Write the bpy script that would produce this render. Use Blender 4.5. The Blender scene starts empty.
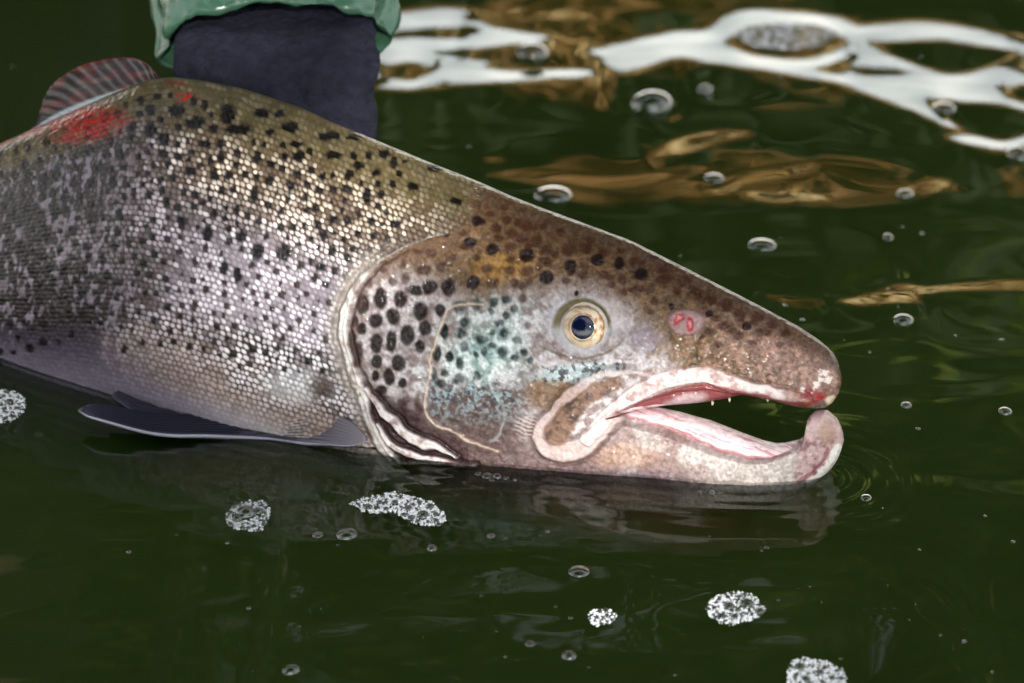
import bpy, math, random
import numpy as np
from mathutils import Vector

rnd = random.Random(7)
R_ = math.radians
sc = bpy.context.scene
col = sc.collection

# ------------------------------------------------------------------ camera
PITCH = R_(25.0); DIST = 0.98; LENS = 100.0
FPX = 1024 * LENS / 36.0
CAM = np.array([0.0, -DIST * math.cos(PITCH), DIST * math.sin(PITCH)])
FWD = np.array([0.0, math.cos(PITCH), -math.sin(PITCH)])
UPV = np.array([0.0, math.sin(PITCH), math.cos(PITCH)])
RGT = np.array([1.0, 0.0, 0.0])
cd = bpy.data.cameras.new('camera'); cam = bpy.data.objects.new('camera', cd); col.objects.link(cam)
cd.lens = LENS; cd.sensor_width = 36.0; cd.clip_start = 0.02; cd.clip_end = 5000
cam.location = CAM; cam.rotation_euler = (math.pi / 2 - PITCH, 0, 0)
cd.dof.use_dof = True; cd.dof.focus_distance = 0.875; cd.dof.aperture_fstop = 13.0
sc.camera = cam

# ------------------------------------------------------------------ world, sun, exposure
SUN_EL = R_(26.0); SUN_AZ = R_(174.0)          # azimuth clockwise from +Y
SUN = np.array([math.sin(SUN_AZ) * math.cos(SUN_EL), math.cos(SUN_AZ) * math.cos(SUN_EL), math.sin(SUN_EL)])
w = bpy.data.worlds.new('World'); sc.world = w; w.use_nodes = True
nt = w.node_tree; bg = nt.nodes['Background']
sky = nt.nodes.new('ShaderNodeTexSky'); sky.sky_type = 'NISHITA'; sky.sun_disc = False
sky.sun_elevation = SUN_EL; sky.sun_rotation = SUN_AZ; sky.dust_density = 0.2; sky.air_density = 1.5
hsv = nt.nodes.new('ShaderNodeHueSaturation'); hsv.inputs['Saturation'].default_value = 0.22
nt.links.new(sky.outputs[0], hsv.inputs['Color']); nt.links.new(hsv.outputs[0], bg.inputs[0])
bg.inputs[1].default_value = 0.15
sd_ = bpy.data.lights.new('sun', 'SUN'); sun = bpy.data.objects.new('sun', sd_); col.objects.link(sun)
sd_.energy = 5.0; sd_.angle = R_(0.53); sd_.color = (1.0, 0.97, 0.92)
sun.rotation_euler = Vector(SUN).to_track_quat('Z', 'Y').to_euler()
vs = sc.view_settings; vs.view_transform = 'Standard'; vs.look = 'None'; vs.gamma = 1.0
vs.use_curve_mapping = False; vs.exposure = 1.42
cy = sc.cycles; cy.use_denoising = True; cy.max_bounces = 7; cy.diffuse_bounces = 3; cy.glossy_bounces = 3
cy.transmission_bounces = 4; cy.volume_bounces = 1; cy.transparent_max_bounces = 24

# ------------------------------------------------------------------ helpers
def lin(c):
    c = np.asarray(c, float) / 255.0
    return np.where(c <= 0.04045, c / 12.92, ((c + 0.055) / 1.055) ** 2.4)

def link(name, me, parent=None):
    o = bpy.data.objects.new(name, me); col.objects.link(o)
    if parent is not None: o.parent = parent
    return o

def tag(o, label, cat, group=None):
    o['label'] = label; o['category'] = cat
    if group: o['group'] = group
    return o

def empty(name, loc=(0, 0, 0)):
    o = bpy.data.objects.new(name, None); col.objects.link(o); o.location = loc
    o.empty_display_size = 0.01
    return o

def mesh(name, V, F, smooth=True, mat=None, colr=None, attr=None):
    """V (n,3) floats; F (m,k) ints of one polygon size or list of such arrays."""
    V = np.asarray(V, np.float32)
    Fs = F if isinstance(F, list) else [F]
    Fs = [np.asarray(f, np.int32) for f in Fs if len(f)]
    me = bpy.data.meshes.new(name)
    nl = sum(f.size for f in Fs); npol = sum(len(f) for f in Fs)
    me.vertices.add(len(V)); me.vertices.foreach_set('co', V.ravel())
    me.loops.add(nl); me.loops.foreach_set('vertex_index', np.concatenate([f.ravel() for f in Fs]))
    me.polygons.add(npol)
    tot = np.concatenate([np.full(len(f), f.shape[1], np.int32) for f in Fs])
    st = np.concatenate([[0], np.cumsum(tot)[:-1]]).astype(np.int32)
    me.polygons.foreach_set('loop_start', st)
    me.polygons.foreach_set('loop_total', tot)
    me.update(calc_edges=True); me.validate()
    if smooth: me.polygons.foreach_set('use_smooth', np.ones(len(me.polygons), bool))
    if colr is not None:
        a = me.color_attributes.new('pigment', 'FLOAT_COLOR', 'POINT')
        c = np.ones((len(V), 4), np.float32); c[:, :3] = colr
        a.data.foreach_set('color', c.ravel())
    for k, v in (attr or {}).items():
        a = me.attributes.new(k, 'FLOAT', 'POINT'); a.data.foreach_set('value', np.asarray(v, np.float32))
    if mat: me.materials.append(mat)
    return me

def grid_faces(nr, nc, off=0):
    i = np.arange(nr * nc).reshape(nr, nc) + off
    return np.stack([i[:-1, :-1], i[:-1, 1:], i[1:, 1:], i[1:, :-1]], -1).reshape(-1, 4)

def hash2(ix, iy, seed):
    n = (ix.astype(np.int64) * 374761393 + iy.astype(np.int64) * 668265263 + seed * 974711) & 0xffffffff
    n = ((n ^ (n >> 13)) * 1274126177) & 0xffffffff
    n = (n ^ (n >> 16)) & 0xffffff
    return n / float(0xffffff)

def vnoise(x, y, seed=0):
    x, y = np.broadcast_arrays(np.asarray(x, float), np.asarray(y, float))
    ix = np.floor(x); iy = np.floor(y); fx = x - ix; fy = y - iy
    fx = fx * fx * fx * (fx * (fx * 6 - 15) + 10); fy = fy * fy * fy * (fy * (fy * 6 - 15) + 10)
    a = hash2(ix, iy, seed); b = hash2(ix + 1, iy, seed); c = hash2(ix, iy + 1, seed); d = hash2(ix + 1, iy + 1, seed)
    return (a + (b - a) * fx) * (1 - fy) + (c + (d - c) * fx) * fy

def fbm(x, y, seed=0, o=4):
    s = 0; a = 0.5; t = 0
    for k in range(o):
        c_, s_ = math.cos(.5 + .9 * k), math.sin(.5 + .9 * k)
        s = s + a * vnoise((x * c_ - y * s_) * 2 ** k + 17.3 * k, (x * s_ + y * c_) * 2 ** k - 9.1 * k, seed + k); t += a; a *= 0.5
    return s / t

def sst(a, b, x):
    t = np.clip((x - a) / (b - a), 0, 1); return t * t * (3 - 2 * t)

def mix(a, b, m):
    return a + (np.asarray(b) - a) * np.asarray(m)[..., None]

def pline(pts, x, y):
    """distance to polyline and fraction along it"""
    p = np.asarray(pts, float); L = np.hypot(*np.diff(p, axis=0).T); cum = np.concatenate([[0], np.cumsum(L)])
    best = np.full(x.shape, 1e9); fr = np.zeros(x.shape)
    for k in range(len(p) - 1):
        ax, ay = p[k]; bx, by = p[k + 1]; dx, dy = bx - ax, by - ay
        t = np.clip(((x - ax) * dx + (y - ay) * dy) / (dx * dx + dy * dy), 0, 1)
        d = np.hypot(x - ax - t * dx, y - ay - t * dy)
        m = d < best; best = np.where(m, d, best); fr = np.where(m, (cum[k] + t * L[k]) / cum[-1], fr)
    return best, fr

def spline(pts, n=8):
    p = np.asarray(pts, float); q = np.vstack([2 * p[0] - p[1], p, 2 * p[-1] - p[-2]]); out = []
    for i in range(1, len(q) - 2):
        for t in np.linspace(0, 1, n, endpoint=False):
            a, b, c, d = q[i - 1:i + 3]
            out.append(0.5 * (2 * b + (c - a) * t + (2 * a - 5 * b + 4 * c - d) * t * t + (3 * b - a - 3 * c + d) * t ** 3))
    out.append(p[-1]); return np.array(out)

def sdpoly(pts, x, y):
    """signed distance to polygon, positive inside"""
    p = np.asarray(pts, float); q = np.roll(p, -1, axis=0)
    d = np.full(x.shape, 1e18); ins = np.zeros(x.shape, bool)
    for (ax, ay), (bx, by) in zip(p, q):
        dx, dy = bx - ax, by - ay
        t = np.clip(((x - ax) * dx + (y - ay) * dy) / (dx * dx + dy * dy + 1e-12), 0, 1)
        d = np.minimum(d, (x - ax - t * dx) ** 2 + (y - ay - t * dy) ** 2)
        c = ((ay > y) != (by > y)) & (x < (bx - ax) * (y - ay) / (by - ay + 1e-12) + ax)
        ins ^= c
    d = np.sqrt(d); return np.where(ins, d, -d)

def interp(tab, x):
    t = np.asarray(tab, float); return np.interp(x, t[:, 0], t[:, 1])

def smooth_curve(tab, x):
    """monotone-ish smooth interpolation: linear table lightly smoothed"""
    t = np.asarray(tab, float); xs = np.linspace(t[0, 0], t[-1, 0], 3000); ys = np.interp(xs, t[:, 0], t[:, 1])
    k = 35; ker = np.hanning(k); ker /= ker.sum()
    ysm = np.convolve(np.pad(ys, k // 2, mode='reflect', reflect_type='odd'), ker, 'valid')
    return np.interp(x, xs, ysm)

def ray(px, py):
    px = np.asarray(px, float); py = np.asarray(py, float)
    return FWD + ((px - 512) / FPX)[..., None] * RGT - ((py - 341.5) / FPX)[..., None] * UPV

def ground(px, py, z=0.0):
    d = ray(px, py); return CAM + d * ((z - CAM[2]) / d[..., 2])[..., None]

def project(P):
    q = np.asarray(P) - CAM; f = q @ FWD
    return 512 + FPX * (q @ RGT) / f, 341.5 - FPX * (q @ UPV) / f

# ------------------------------------------------------------------ materials
def new_mat(name):
    m = bpy.data.materials.new(name); m.use_nodes = True
    return m, m.node_tree, m.node_tree.nodes, m.node_tree.links

def pmat(name, colour, rough=0.5, spec=0.5, noise=None, scale=40, bump=0.0, bscale=200, coat=0.0, metallic=0.0):
    m, t, n, l = new_mat(name); b = n['Principled BSDF']
    b.inputs['Roughness'].default_value = rough; b.inputs['Specular IOR Level'].default_value = spec
    b.inputs['Coat Weight'].default_value = coat; b.inputs['Metallic'].default_value = metallic
    b.inputs['Base Color'].default_value = (*colour, 1)
    tc = n.new('ShaderNodeTexCoord')
    if noise is not None:
        no = n.new('ShaderNodeTexNoise'); no.inputs['Scale'].default_value = scale; no.inputs['Detail'].default_value = 6
        mx = n.new('ShaderNodeMix'); mx.data_type = 'RGBA'
        mx.inputs['A'].default_value = (*colour, 1); mx.inputs['B'].default_value = (*noise, 1)
        l.new(tc.outputs['Object'], no.inputs['Vector']); l.new(no.outputs['Fac'], mx.inputs['Factor'])
        l.new(mx.outputs['Result'], b.inputs['Base Color'])
    if bump:
        no = n.new('ShaderNodeTexNoise'); no.inputs['Scale'].default_value = bscale; no.inputs['Detail'].default_value = 4
        bp = n.new('ShaderNodeBump'); bp.inputs['Strength'].default_value = bump; bp.inputs['Distance'].default_value = 0.002
        l.new(tc.outputs['Object'], no.inputs['Vector']); l.new(no.outputs['Fac'], bp.inputs['Height'])
        l.new(bp.outputs[0], b.inputs['Normal'])
    return m

def skin_mat(name, rough=0.45, coat=0.48, bump=0.50, sss=0.0):
    m, t, n, l = new_mat(name); b = n['Principled BSDF']
    a = n.new('ShaderNodeAttribute'); a.attribute_name = 'pigment'
    r = n.new('ShaderNodeAttribute'); r.attribute_name = 'metal'
    l.new(a.outputs['Color'], b.inputs['Base Color']); l.new(r.outputs['Fac'], b.inputs['Metallic'])
    b.inputs['Roughness'].default_value = rough; b.inputs['Specular IOR Level'].default_value = 0.12
    b.inputs['Coat Weight'].default_value = coat; b.inputs['Coat Roughness'].default_value = 0.10
    b.inputs['Coat IOR'].default_value = 1.33
    tc = n.new('ShaderNodeTexCoord'); no = n.new('ShaderNodeTexNoise')
    no.inputs['Scale'].default_value = 330; no.inputs['Detail'].default_value = 2
    bp = n.new('ShaderNodeBump'); bp.inputs['Strength'].default_value = bump; bp.inputs['Distance'].default_value = 0.0012
    l.new(tc.outputs['Object'], no.inputs['Vector']); l.new(no.outputs['Fac'], bp.inputs['Height'])
    l.new(bp.outputs[0], b.inputs['Normal']); l.new(bp.outputs[0], b.inputs['Coat Normal'])
    return m

def film_mat(name, ior=1.33, gain=1.0, tint=(1, 1, 1), rough=0.0):
    """thin clear film: mirror by Fresnel, otherwise see-through"""
    m, t, n, l = new_mat(name); n.remove(n['Principled BSDF'])
    fr = n.new('ShaderNodeFresnel'); fr.inputs['IOR'].default_value = ior
    g = n.new('ShaderNodeBsdfGlossy'); g.inputs['Roughness'].default_value = rough
    tr = n.new('ShaderNodeBsdfTransparent'); tr.inputs['Color'].default_value = (*tint, 1)
    mx = n.new('ShaderNodeMixShader'); l.new(tr.outputs[0], mx.inputs[1]); l.new(g.outputs[0], mx.inputs[2])
    src = fr.outputs[0]
    if gain != 1.0:
        mu = n.new('ShaderNodeMath'); mu.operation = 'MULTIPLY'; mu.use_clamp = True
        mu.inputs[1].default_value = gain; l.new(src, mu.inputs[0]); src = mu.outputs[0]
    l.new(src, mx.inputs[0]); l.new(mx.outputs[0], n['Material Output'].inputs['Surface'])
    return m, n, l

# ------------------------------------------------------------------ build lines of the trout
MM = 0.000316                                   # metres for one outline unit at the fish
YAW = R_(15.5); ROLL = R_(19.0)
NH = np.array([-math.sin(YAW), -math.cos(YAW), 0.0])
NRM = math.cos(ROLL) * NH + math.sin(ROLL) * np.array([0, 0, 1.0])
AX = np.array([math.cos(YAW), -math.sin(YAW), 0.0])
P0 = ground(640.0, 455.0)
BEND = 0.034
def mid(px, py):
    d = ray(px, py); t = ((P0 - CAM) @ NRM) / (d @ NRM)
    b = np.clip((300 - px) / 300, 0, None)
    off = np.where(b < 1.4, BEND * b * b, BEND * (1.96 + 2.8 * (b - 1.4)))
    return CAM + d * (t + off)[..., None]
DORS = [(-470,335),(-400,322),(-250,258),(-120,198),(0,144),(60,117),(110,95),(150,79),(175,77),(200,80),(242,88),(300,107),(332,122),(376,140),(434,164),(480,182),(509,195),(545,209),(573,219),(600,229),(630,240),(690,270),(745,298),(800,327),(822,342),(832,351),(838,360),(841,369),(841.8,377)]
VENT = [(-470,392),(-400,388),(-250,384),(-120,382),(0,389),(60,404),(110,414),(200,440),(370,490),(500,512),(619,520),(700,515),(760,508),(790,498),(810,487),(826,474),(836,463),(841,452),(843,446),(844,440)]
GTOP = [(619,411.5),(640,409),(666,404.6),(701,402),(727,398),(742,394),(757,395),(778,400),(800,406),(816,407.5),(826,407),(832,403),(838,394),(841,385),(841.8,378)]
GBOT = [(619,411.5),(640,407.5),(653,406.5),(676,411),(709,420),(740,432),(762,440),(775,443),(785,442.5),(800,439),(807,434),(809.5,424),(811,415),(816,410),(826,410),(836,418),(841,427),(843,433),(844,440)]
UPL = [(619,411),(651,396),(684,386),(712,384),(742,390),(760,395.5),(842,400)]
NLP = [(619,412),(640,420),(676,430),(701,441),(727,451),(752,458),(772,458),(788,453),(803,445),(812,437),(844,437)]
WID = [(-470,5),(-400,16),(-250,36),(0,70),(150,88),(300,92),(420,86),(520,72),(600,60),(680,47),(760,37),(810,30),(845,24)]
WLO = [(600,60),(680,45),(760,36),(810,28),(845,24)]
def Rr(x): return np.sqrt(np.clip(1 - (1 - np.clip(x, 0, 1)) ** 2.2, 0, 1))
dors = lambda x: smooth_curve(DORS, x); vent = lambda x: smooth_curve(VENT, x)
gtop = lambda x: smooth_curve(GTOP, x); gbot = lambda x: np.interp(x, *np.array(GBOT).T)
XJ = 619.0; XU = 841.7; XW = 843.9
def thick(part, px, py):
    top = interp(DORS, px); top = dors(px); bot = vent(px); H = np.maximum((bot - top) / 2, 1.5)
    if part == 'L':
        return interp(WID, px) * Rr((py - top) / H) * Rr((bot - py) / H)
    pinch = 0.8 + 11 * sst(XJ, 665, px)
    if part == 'U':
        tip = Rr((XU + 0.1 - px) / 34) ; g = gtop(px)
        T = interp(WID, px) * Rr((py - top) / H) * np.where(px < 660, Rr((bot - py) / H), 1) * Rr((g - py) / pinch) * tip
        inn = sst(-1.5, 3.0, py - interp(UPL, px)) * sst(XJ + 4, XJ + 25, px) * sst(790, 770, px)
        return T * (1 - 0.45 * inn)
    Hl = H + (58 - H) * sst(XJ, 720, px); g = gbot(px)
    tip = Rr((XW + 0.1 - px) / 26)
    T = interp(WLO, px) * Rr((bot - py) / Hl) * Rr((py - g) / pinch) * tip
    inn = sst(1.5, -3.5, py - interp(NLP, px)) * sst(XJ + 4, XJ + 25, px) * sst(808, 790, px)
    return T * (1 - 0.42 * inn)

def waterline():
    """where the near flank of the trout meets still water, as points on the ground plane"""
    out = []
    for px in np.arange(-200, XW - 1, 6.0):
        part = 'L' if px < XJ else 'W'; py = np.linspace(300 if px < 100 else 380, float(vent(px)) - .5, 300); X = np.full(300, px)
        P = mid(X, py) + NRM * (np.nan_to_num(thick(part, X, py)) * MM)[:, None]; k = np.where(P[:, 2] < 0)[0]
        if len(k): out.append(P[k[0], :2])
    return np.array(out)

# ------------------------------------------------------------------ water
WHITE = [
 [(591,48),(625,32),(670,21),(704,18),(719,4),(760,-2),(840,2),(858,11),(867,8),(925,6),(974,13),(1022,24),(1045,30),(1045,118),(1024,114),(1000,108),(960,106),(945,103),(938,110),(944,121),(958,132),(945,134),(919,124),(880,106),(845,88),(813,82),(764,72),(704,66),(689,60),(670,61),(650,69),(618,76),(602,58)],
 [(948,142),(974,138),(1003,145),(1024,137),(1045,135),(1045,150),(1024,151),(1006,159),(977,155),(951,147)],
 [(360,4),(428,-6),(470,-4),(489,16),(535,26),(546,31),(535,39),(486,48),(473,58),(493,61),(486,69),(531,69),(573,66),(589,69),(586,76),(535,80),(486,90),(444,97),(406,97),(360,90)],
]
HOLES = [
 [(730,34),(738,26),(760,21),(800,20),(830,23),(843,32),(836,42),(815,50),(785,53),(755,50),(737,43)],
 [(875,34),(900,32),(940,33),(1000,40),(1010,46),(985,58),(955,64),(925,58),(895,46)],
 [(1008,90),(1030,86),(1030,100),(1012,98)],
 [(388,74),(402,69),(422,70),(428,78),(412,85),(394,82)],
 [(438,24),(452,22),(456,27),(446,30)],
 [(818,68),(838,58),(850,46),(852,54),(840,72)],
]
OCHRE = [
 ([(652,155),(668,141),(690,134),(717,129),(750,131),(745,138),(726,142),(706,149),(684,156),(658,158)], 1.0),
 ([(745,198),(754,194),(783,196),(794,188),(807,188),(803,198),(829,203),(802,207),(776,210),(754,206)], 1.0),
 ([(739,179),(754,170),(783,168),(813,163),(816,172),(794,179),(763,185),(741,188)], 0.75),
 ([(910,196),(925,184),(951,190),(945,196),(919,203)], 0.9),
 ([(836,308),(863,300),(891,288),(908,286),(926,292),(968,288),(1040,285),(1040,300),(979,301),(933,302),(920,308),(926,320),(918,314),(891,314),(863,315)], 1.0),
 ([(761,300),(785,300),(821,306),(817,315),(789,315)], 0.7),
 ([(784,414),(793,416),(802,422),(808,429),(796,430),(791,421)], 1.0),
 ([(697,184),(704,192),(720,194),(738,186),(741,190),(722,199),(702,196)], 0.8),
 ([(663,120),(676,113),(683,116),(675,123)], 0.7),
 ([(480,180),(540,172),(620,178),(700,168),(700,176),(620,190),(540,186)], 0.5),
]
STREAK = [
 ([(153,604),(178,589),(199,577),(220,575),(256,572),(256,576),(220,585),(199,588),(178,596)], 0.9),
 ([(203,602),(215,594),(245,595),(256,600),(245,609),(220,613)], 0.8),
 ([(258,560),(262,540),(285,535),(290,555),(308,563),(290,570),(265,572)], 0.45),
 ([(220,483),(249,486),(277,490),(299,482),(292,493),(292,509),(283,505),(275,495),(249,492)], 0.7),
 ([(182,488),(200,485),(217,489),(200,493)], 0.8),
 ([(545,491),(551,492),(568,508),(584,524),(626,537),(626,541),(580,530),(562,513)], 0.7),
 ([(366,456),(371,457),(356,470),(341,483),(337,481),(350,466)], 0.6),
 ([(383,468),(408,461),(409,464),(386,472)], 0.5),
 ([(182,446),(215,447),(250,446),(250,448),(215,449)], 0.6),
]
def axis(lo, hi, step, far_lo, far_hi):
    c = list(np.arange(lo, hi + step, step)); s = step
    a = c[-1]
    while a < far_hi: s *= 1.25; a += s; c.append(a)
    s = step; a = c[0]; pre = []
    while a > far_lo: s *= 1.25; a -= s; pre.append(a)
    return np.array(pre[::-1] + c)
WX = axis(-0.27, 0.27, 0.0012, -250, 250); WY = axis(-0.27, 0.43, 0.0012, -60, 500)
def build_water_height():
    X, Y = np.meshgrid(WX, WY)
    px, py = project(np.stack([X, Y, 0 * X], -1))
    front = (Y > CAM[1] + 0.3)
    ix = np.where((WX > -0.8) & (WX < 0.8))[0]; iy = np.where((WY > -0.70) & (WY < 0.9))[0]
    sl = (slice(iy[0], iy[-1] + 1), slice(ix[0], ix[-1] + 1))
    x, y, u, v = X[sl], Y[sl], px[sl], py[sl]
    dep = PITCH + np.arctan((v - 341.5) / FPX)
    wob = (fbm(u / 22, v / 12, 3, 3) - 0.5)
    uu = u + wob * 7; vv = v + (fbm(u / 30, v / 10, 9, 3) - 0.5) * 5
    white = np.zeros(x.shape)
    for p in WHITE: white = np.maximum(white, sst(-4, 4, sdpoly(spline(p + p[:1], 5)[:-1], uu, vv)))
    for p in HOLES: white *= 1 - sst(-3.5, 3.5, sdpoly(spline(p + p[:1], 5)[:-1], uu, vv))
    och = np.zeros(x.shape)
    for p, k in OCHRE: och = np.maximum(och, k * sst(-4, 4, sdpoly(spline(p + p[:1], 5)[:-1], u + wob * 4, v)))
    stk = np.zeros(x.shape)
    for p, k in STREAK: stk = np.maximum(stk, k * sst(-2.5, 3.5, sdpoly(p, u, v)))
    t_w = (dep - R_(6.6)) / 2; t_o = (dep - R_(13.4)) / 2; t_s = (dep - R_(9.0)) / 2
    # broad brown band where the low autumn leaves mirror faintly
    band = sst(128, 180, v) * sst(236, 196, v) * sst(440, 640, u) * (.55 + .45 * sst(560, 760, u))
    tilt = band * (dep - R_(17.2)) / 2 * (1 + .35 * (fbm(u / 140, v / 18, 35, 2) - .5))
    tilt = tilt * (1 - np.maximum(np.maximum(white, och), stk)) + t_w * white * (1 + 0.55 * (fbm(u / 70, v / 12, 40, 3) - 0.5))
    tilt = np.where(white > och, tilt, tilt + och * t_o * (1 - white)) 
    keep = np.clip(np.maximum(np.maximum(white, och), np.maximum(stk, band)), 0, 1)
    s = -np.tan(tilt) * sst(0.60, 0.50, y) * sst(-0.34, -0.25, y) * sst(-.34, -.29, x) * sst(.34, .29, x)
    yv = WY[iy]
    # height field whose slopes towards and away from the viewer are s, with calm slopes sideways (solved in Fourier space)
    ux = np.arange(-0.34, 0.34, 0.0012); uy = np.arange(-0.34, 0.60, 0.0012); ny_, nx_ = len(uy), len(ux)
    def resample(Aa, xa, ya, xb_, yb_):
        t = np.stack([np.interp(xb_, xa, r) for r in Aa]); return np.stack([np.interp(yb_, ya, c) for c in t.T], 1)
    S = resample(s, WX[ix], yv, ux, uy)
    S = np.pad(S, ((500, 500), (250, 250)))
    ky = 2 * math.pi * np.fft.fftfreq(S.shape[0], 0.0012)[:, None]; kx = 2 * math.pi * np.fft.fftfreq(S.shape[1], 0.0012)[None]
    Hh = np.fft.ifft2(-1j * ky * np.fft.fft2(S) / (ky ** 2 + 0.06 * kx ** 2 + 8.0)).real[500:500 + ny_, 250:250 + nx_]
    h = resample(Hh, ux, uy, WX[ix], yv) * 1.18
    wlp = waterline(); wlp = wlp[(np.abs(wlp[:, 0]) < .3)]
    h = h - np.mean([h[np.argmin(np.abs(yv - q[1])), np.argmin(np.abs(WX[ix] - q[0]))] for q in wlp])
    # small wandering ripples everywhere
    h = h + 0.0011 * (fbm(x / 0.075 + 3, y / 0.034, 21, 2) - .5) * (1 - .6 * keep) * (.45 + .55 * sst(260, 420, v))
    # the water is pressed down towards the viewer in front of the fish: its mirror image breaks up there
    wl_y = interp([(-200,330),(0,392),(110,416),(350,452),(500,476),(650,490),(800,489),(850,480),(1000,470),(1300,470)], u)
    s2 = (1 - stk) * np.tan(R_(6.5) * sst(30, 85, v - wl_y) * sst(980, 840, u) * sst(-.36, -.25, y))
    h2 = np.zeros(x.shape)
    for k in range(len(yv) - 2, -1, -1):
        dy = yv[k + 1] - yv[k]; h2[k] = h2[k + 1] - 0.5 * (s2[k] + s2[k + 1]) * dy
    h = h + h2
    # fine ripples, and the film of water that climbs the skin
    dw, _ = pline(waterline(), x, y)
    h = h + 0.00014 * (fbm(x / 0.020, y / 0.009, 55, 2) - .5) * sst(395, 470, v) * sst(900, 760, u) + .0006 * (fbm(x / 0.05 + 8, y / .018, 58, 2) - .5) * sst(380, 470, v) * sst(900, 780, u)
    h = h + .0034 * (fbm(x / 0.17 + 2, (y + .25 * x) / .060, 61, 2) - .5) * sst(430, 520, v)
    h = h + 0.0016 * np.exp(-dw / 0.0028) + 0.0003 * np.cos(dw / .0062 * 2 * math.pi) * np.exp(-dw / .012)
    edge = sst(-0.78, -0.28, x) * sst(0.78, 0.28, x) * sst(0.88, 0.46, y) * sst(-0.69, -0.26, y)
    H = np.zeros(X.shape)
    far = 0.010 * (fbm(X / 0.35, Y / 0.22, 5, 3) - 0.5) * sst(0.25, 0.7, np.hypot(X, Y - 0.05)) * sst(60, 8, np.hypot(X, Y))
    H += far
    H[sl] += h * edge
    return H
WH = build_water_height()
def wz(x, y):
    i = np.clip(np.searchsorted(WX, x) - 1, 0, len(WX) - 2); j = np.clip(np.searchsorted(WY, y) - 1, 0, len(WY) - 2)
    return float(WH[j, i])
def gpt(px, py):
    """point of the rippled surface that shows at a place of the picture"""
    z = 0.0
    for _ in range(6):
        q = ground(np.array(float(px)), np.array(float(py)), z); z = wz(q[0], q[1])
    return np.array([q[0], q[1], z])
wm, wn, wl = film_mat('murky_green_water', 1.33)
va = wn.new('ShaderNodeVolumeAbsorption'); va.inputs['Color'].default_value = (0.18, 0.36, 0.10, 1); va.inputs['Density'].default_value = 20
vsn = wn.new('ShaderNodeVolumeScatter'); vsn.inputs['Color'].default_value = (0.64, 0.94, 0.20, 1); vsn.inputs['Density'].default_value = 7.2
ads = wn.new('ShaderNodeAddShader'); wl.new(va.outputs[0], ads.inputs[0]); wl.new(vsn.outputs[0], ads.inputs[1])
wl.new(ads.outputs[0], wn['Material Output'].inputs['Volume'])
Xg, Yg = np.meshgrid(WX, WY)
water = link('water', mesh('water', np.stack([Xg, Yg, WH], -1).reshape(-1, 3), grid_faces(len(WY), len(WX)), mat=wm))
water['kind'] = 'structure'

# ------------------------------------------------------------------ river bed, banks, hills
def sheet(name, x0, x1, y0, y1, nx, ny, fz, mat):
    X, Y = np.meshgrid(np.linspace(x0, x1, nx), np.linspace(y0, y1, ny)); Z = fz(X, Y)
    o = link(name, mesh(name, np.stack([X, Y, Z], -1).reshape(-1, 3), grid_faces(ny, nx), mat=mat)); o['kind'] = 'structure'; return o
silt = pmat('dark_silt', (0.05, 0.055, 0.03), 0.9, noise=(0.02, 0.028, 0.012), scale=3)
turf = pmat('bank_turf', (0.05, 0.065, 0.025), 0.9, noise=(0.10, 0.08, 0.04), scale=2)
hillm = pmat('far_wooded_hill', (0.03, 0.045, 0.025), 0.95, noise=(0.05, 0.06, 0.04), scale=0.05)
sheet('riverbed', -300, 300, -70, 560, 60, 60, lambda X, Y: -0.45 - 0.05 * fbm(X, Y, 2), silt)
sheet('far_bank', -120, 120, 6.6, 60, 80, 40, lambda X, Y: -0.5 + 0.62 * sst(6.6, 7.6, Y + 0.5 * (fbm(X / 2, Y / 2, 4) - .5)) + 0.12 * fbm(X, Y, 6), turf)
sheet('near_bank', -60, 60, -60, -3.0, 60, 40, lambda X, Y: -0.5 + 0.75 * sst(-3.0, -4.2, Y + 0.5 * (fbm(X / 2, Y / 2, 14) - .5)) + 0.12 * fbm(X, Y, 16), turf)
sheet('hills', -700, 700, 420, 700, 70, 10, lambda X, Y: -2 + (Y - 420) / 280 * (9 + 10 * fbm(X / 150, Y / 900, 8)), hillm)

# ------------------------------------------------------------------ trees (far ones mirrored in the water, near ones added to block light)
bark = pmat('dark_bark', (0.09, 0.065, 0.045), 0.9, noise=(0.04, 0.03, 0.02), scale=9, bump=0.6, bscale=25)
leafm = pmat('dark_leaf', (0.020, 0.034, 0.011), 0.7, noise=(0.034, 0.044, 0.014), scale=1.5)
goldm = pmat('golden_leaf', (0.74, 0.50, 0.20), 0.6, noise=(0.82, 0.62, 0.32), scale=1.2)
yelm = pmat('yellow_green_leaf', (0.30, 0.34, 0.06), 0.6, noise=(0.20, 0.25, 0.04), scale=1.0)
russm = pmat('russet_leaf', (0.36, 0.18, 0.05), 0.7, noise=(0.20, 0.09, 0.025), scale=0.8)
def tube(path, radii, seg=10):
    P = np.asarray(path, float); V = []
    for k in range(len(P)):
        d = P[min(k + 1, len(P) - 1)] - P[max(k - 1, 0)]; d /= np.linalg.norm(d) + 1e-12
        a = np.cross(d, [0.31, 0.17, 0.93] if abs(d[2]) < 0.9 else [1, 0, 0]); a /= np.linalg.norm(a); b = np.cross(d, a)
        th = np.linspace(0, 2 * math.pi, seg, endpoint=False)
        V.append(P[k] + radii[k] * (np.cos(th)[:, None] * a + np.sin(th)[:, None] * b))
    V = np.concatenate(V); n = len(P)
    i = np.arange(n * seg).reshape(n, seg); j = np.roll(i, -1, axis=1)
    F = np.stack([i[:-1], j[:-1], j[1:], i[1:]], -1).reshape(-1, 4)
    return V, F
def join(parts):
    Vs, Fs, o = [], [], 0
    for V, F in parts: Vs.append(V); Fs.append(np.asarray(F) + o); o += len(V)
    return np.concatenate(Vs), np.concatenate(Fs)
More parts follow.
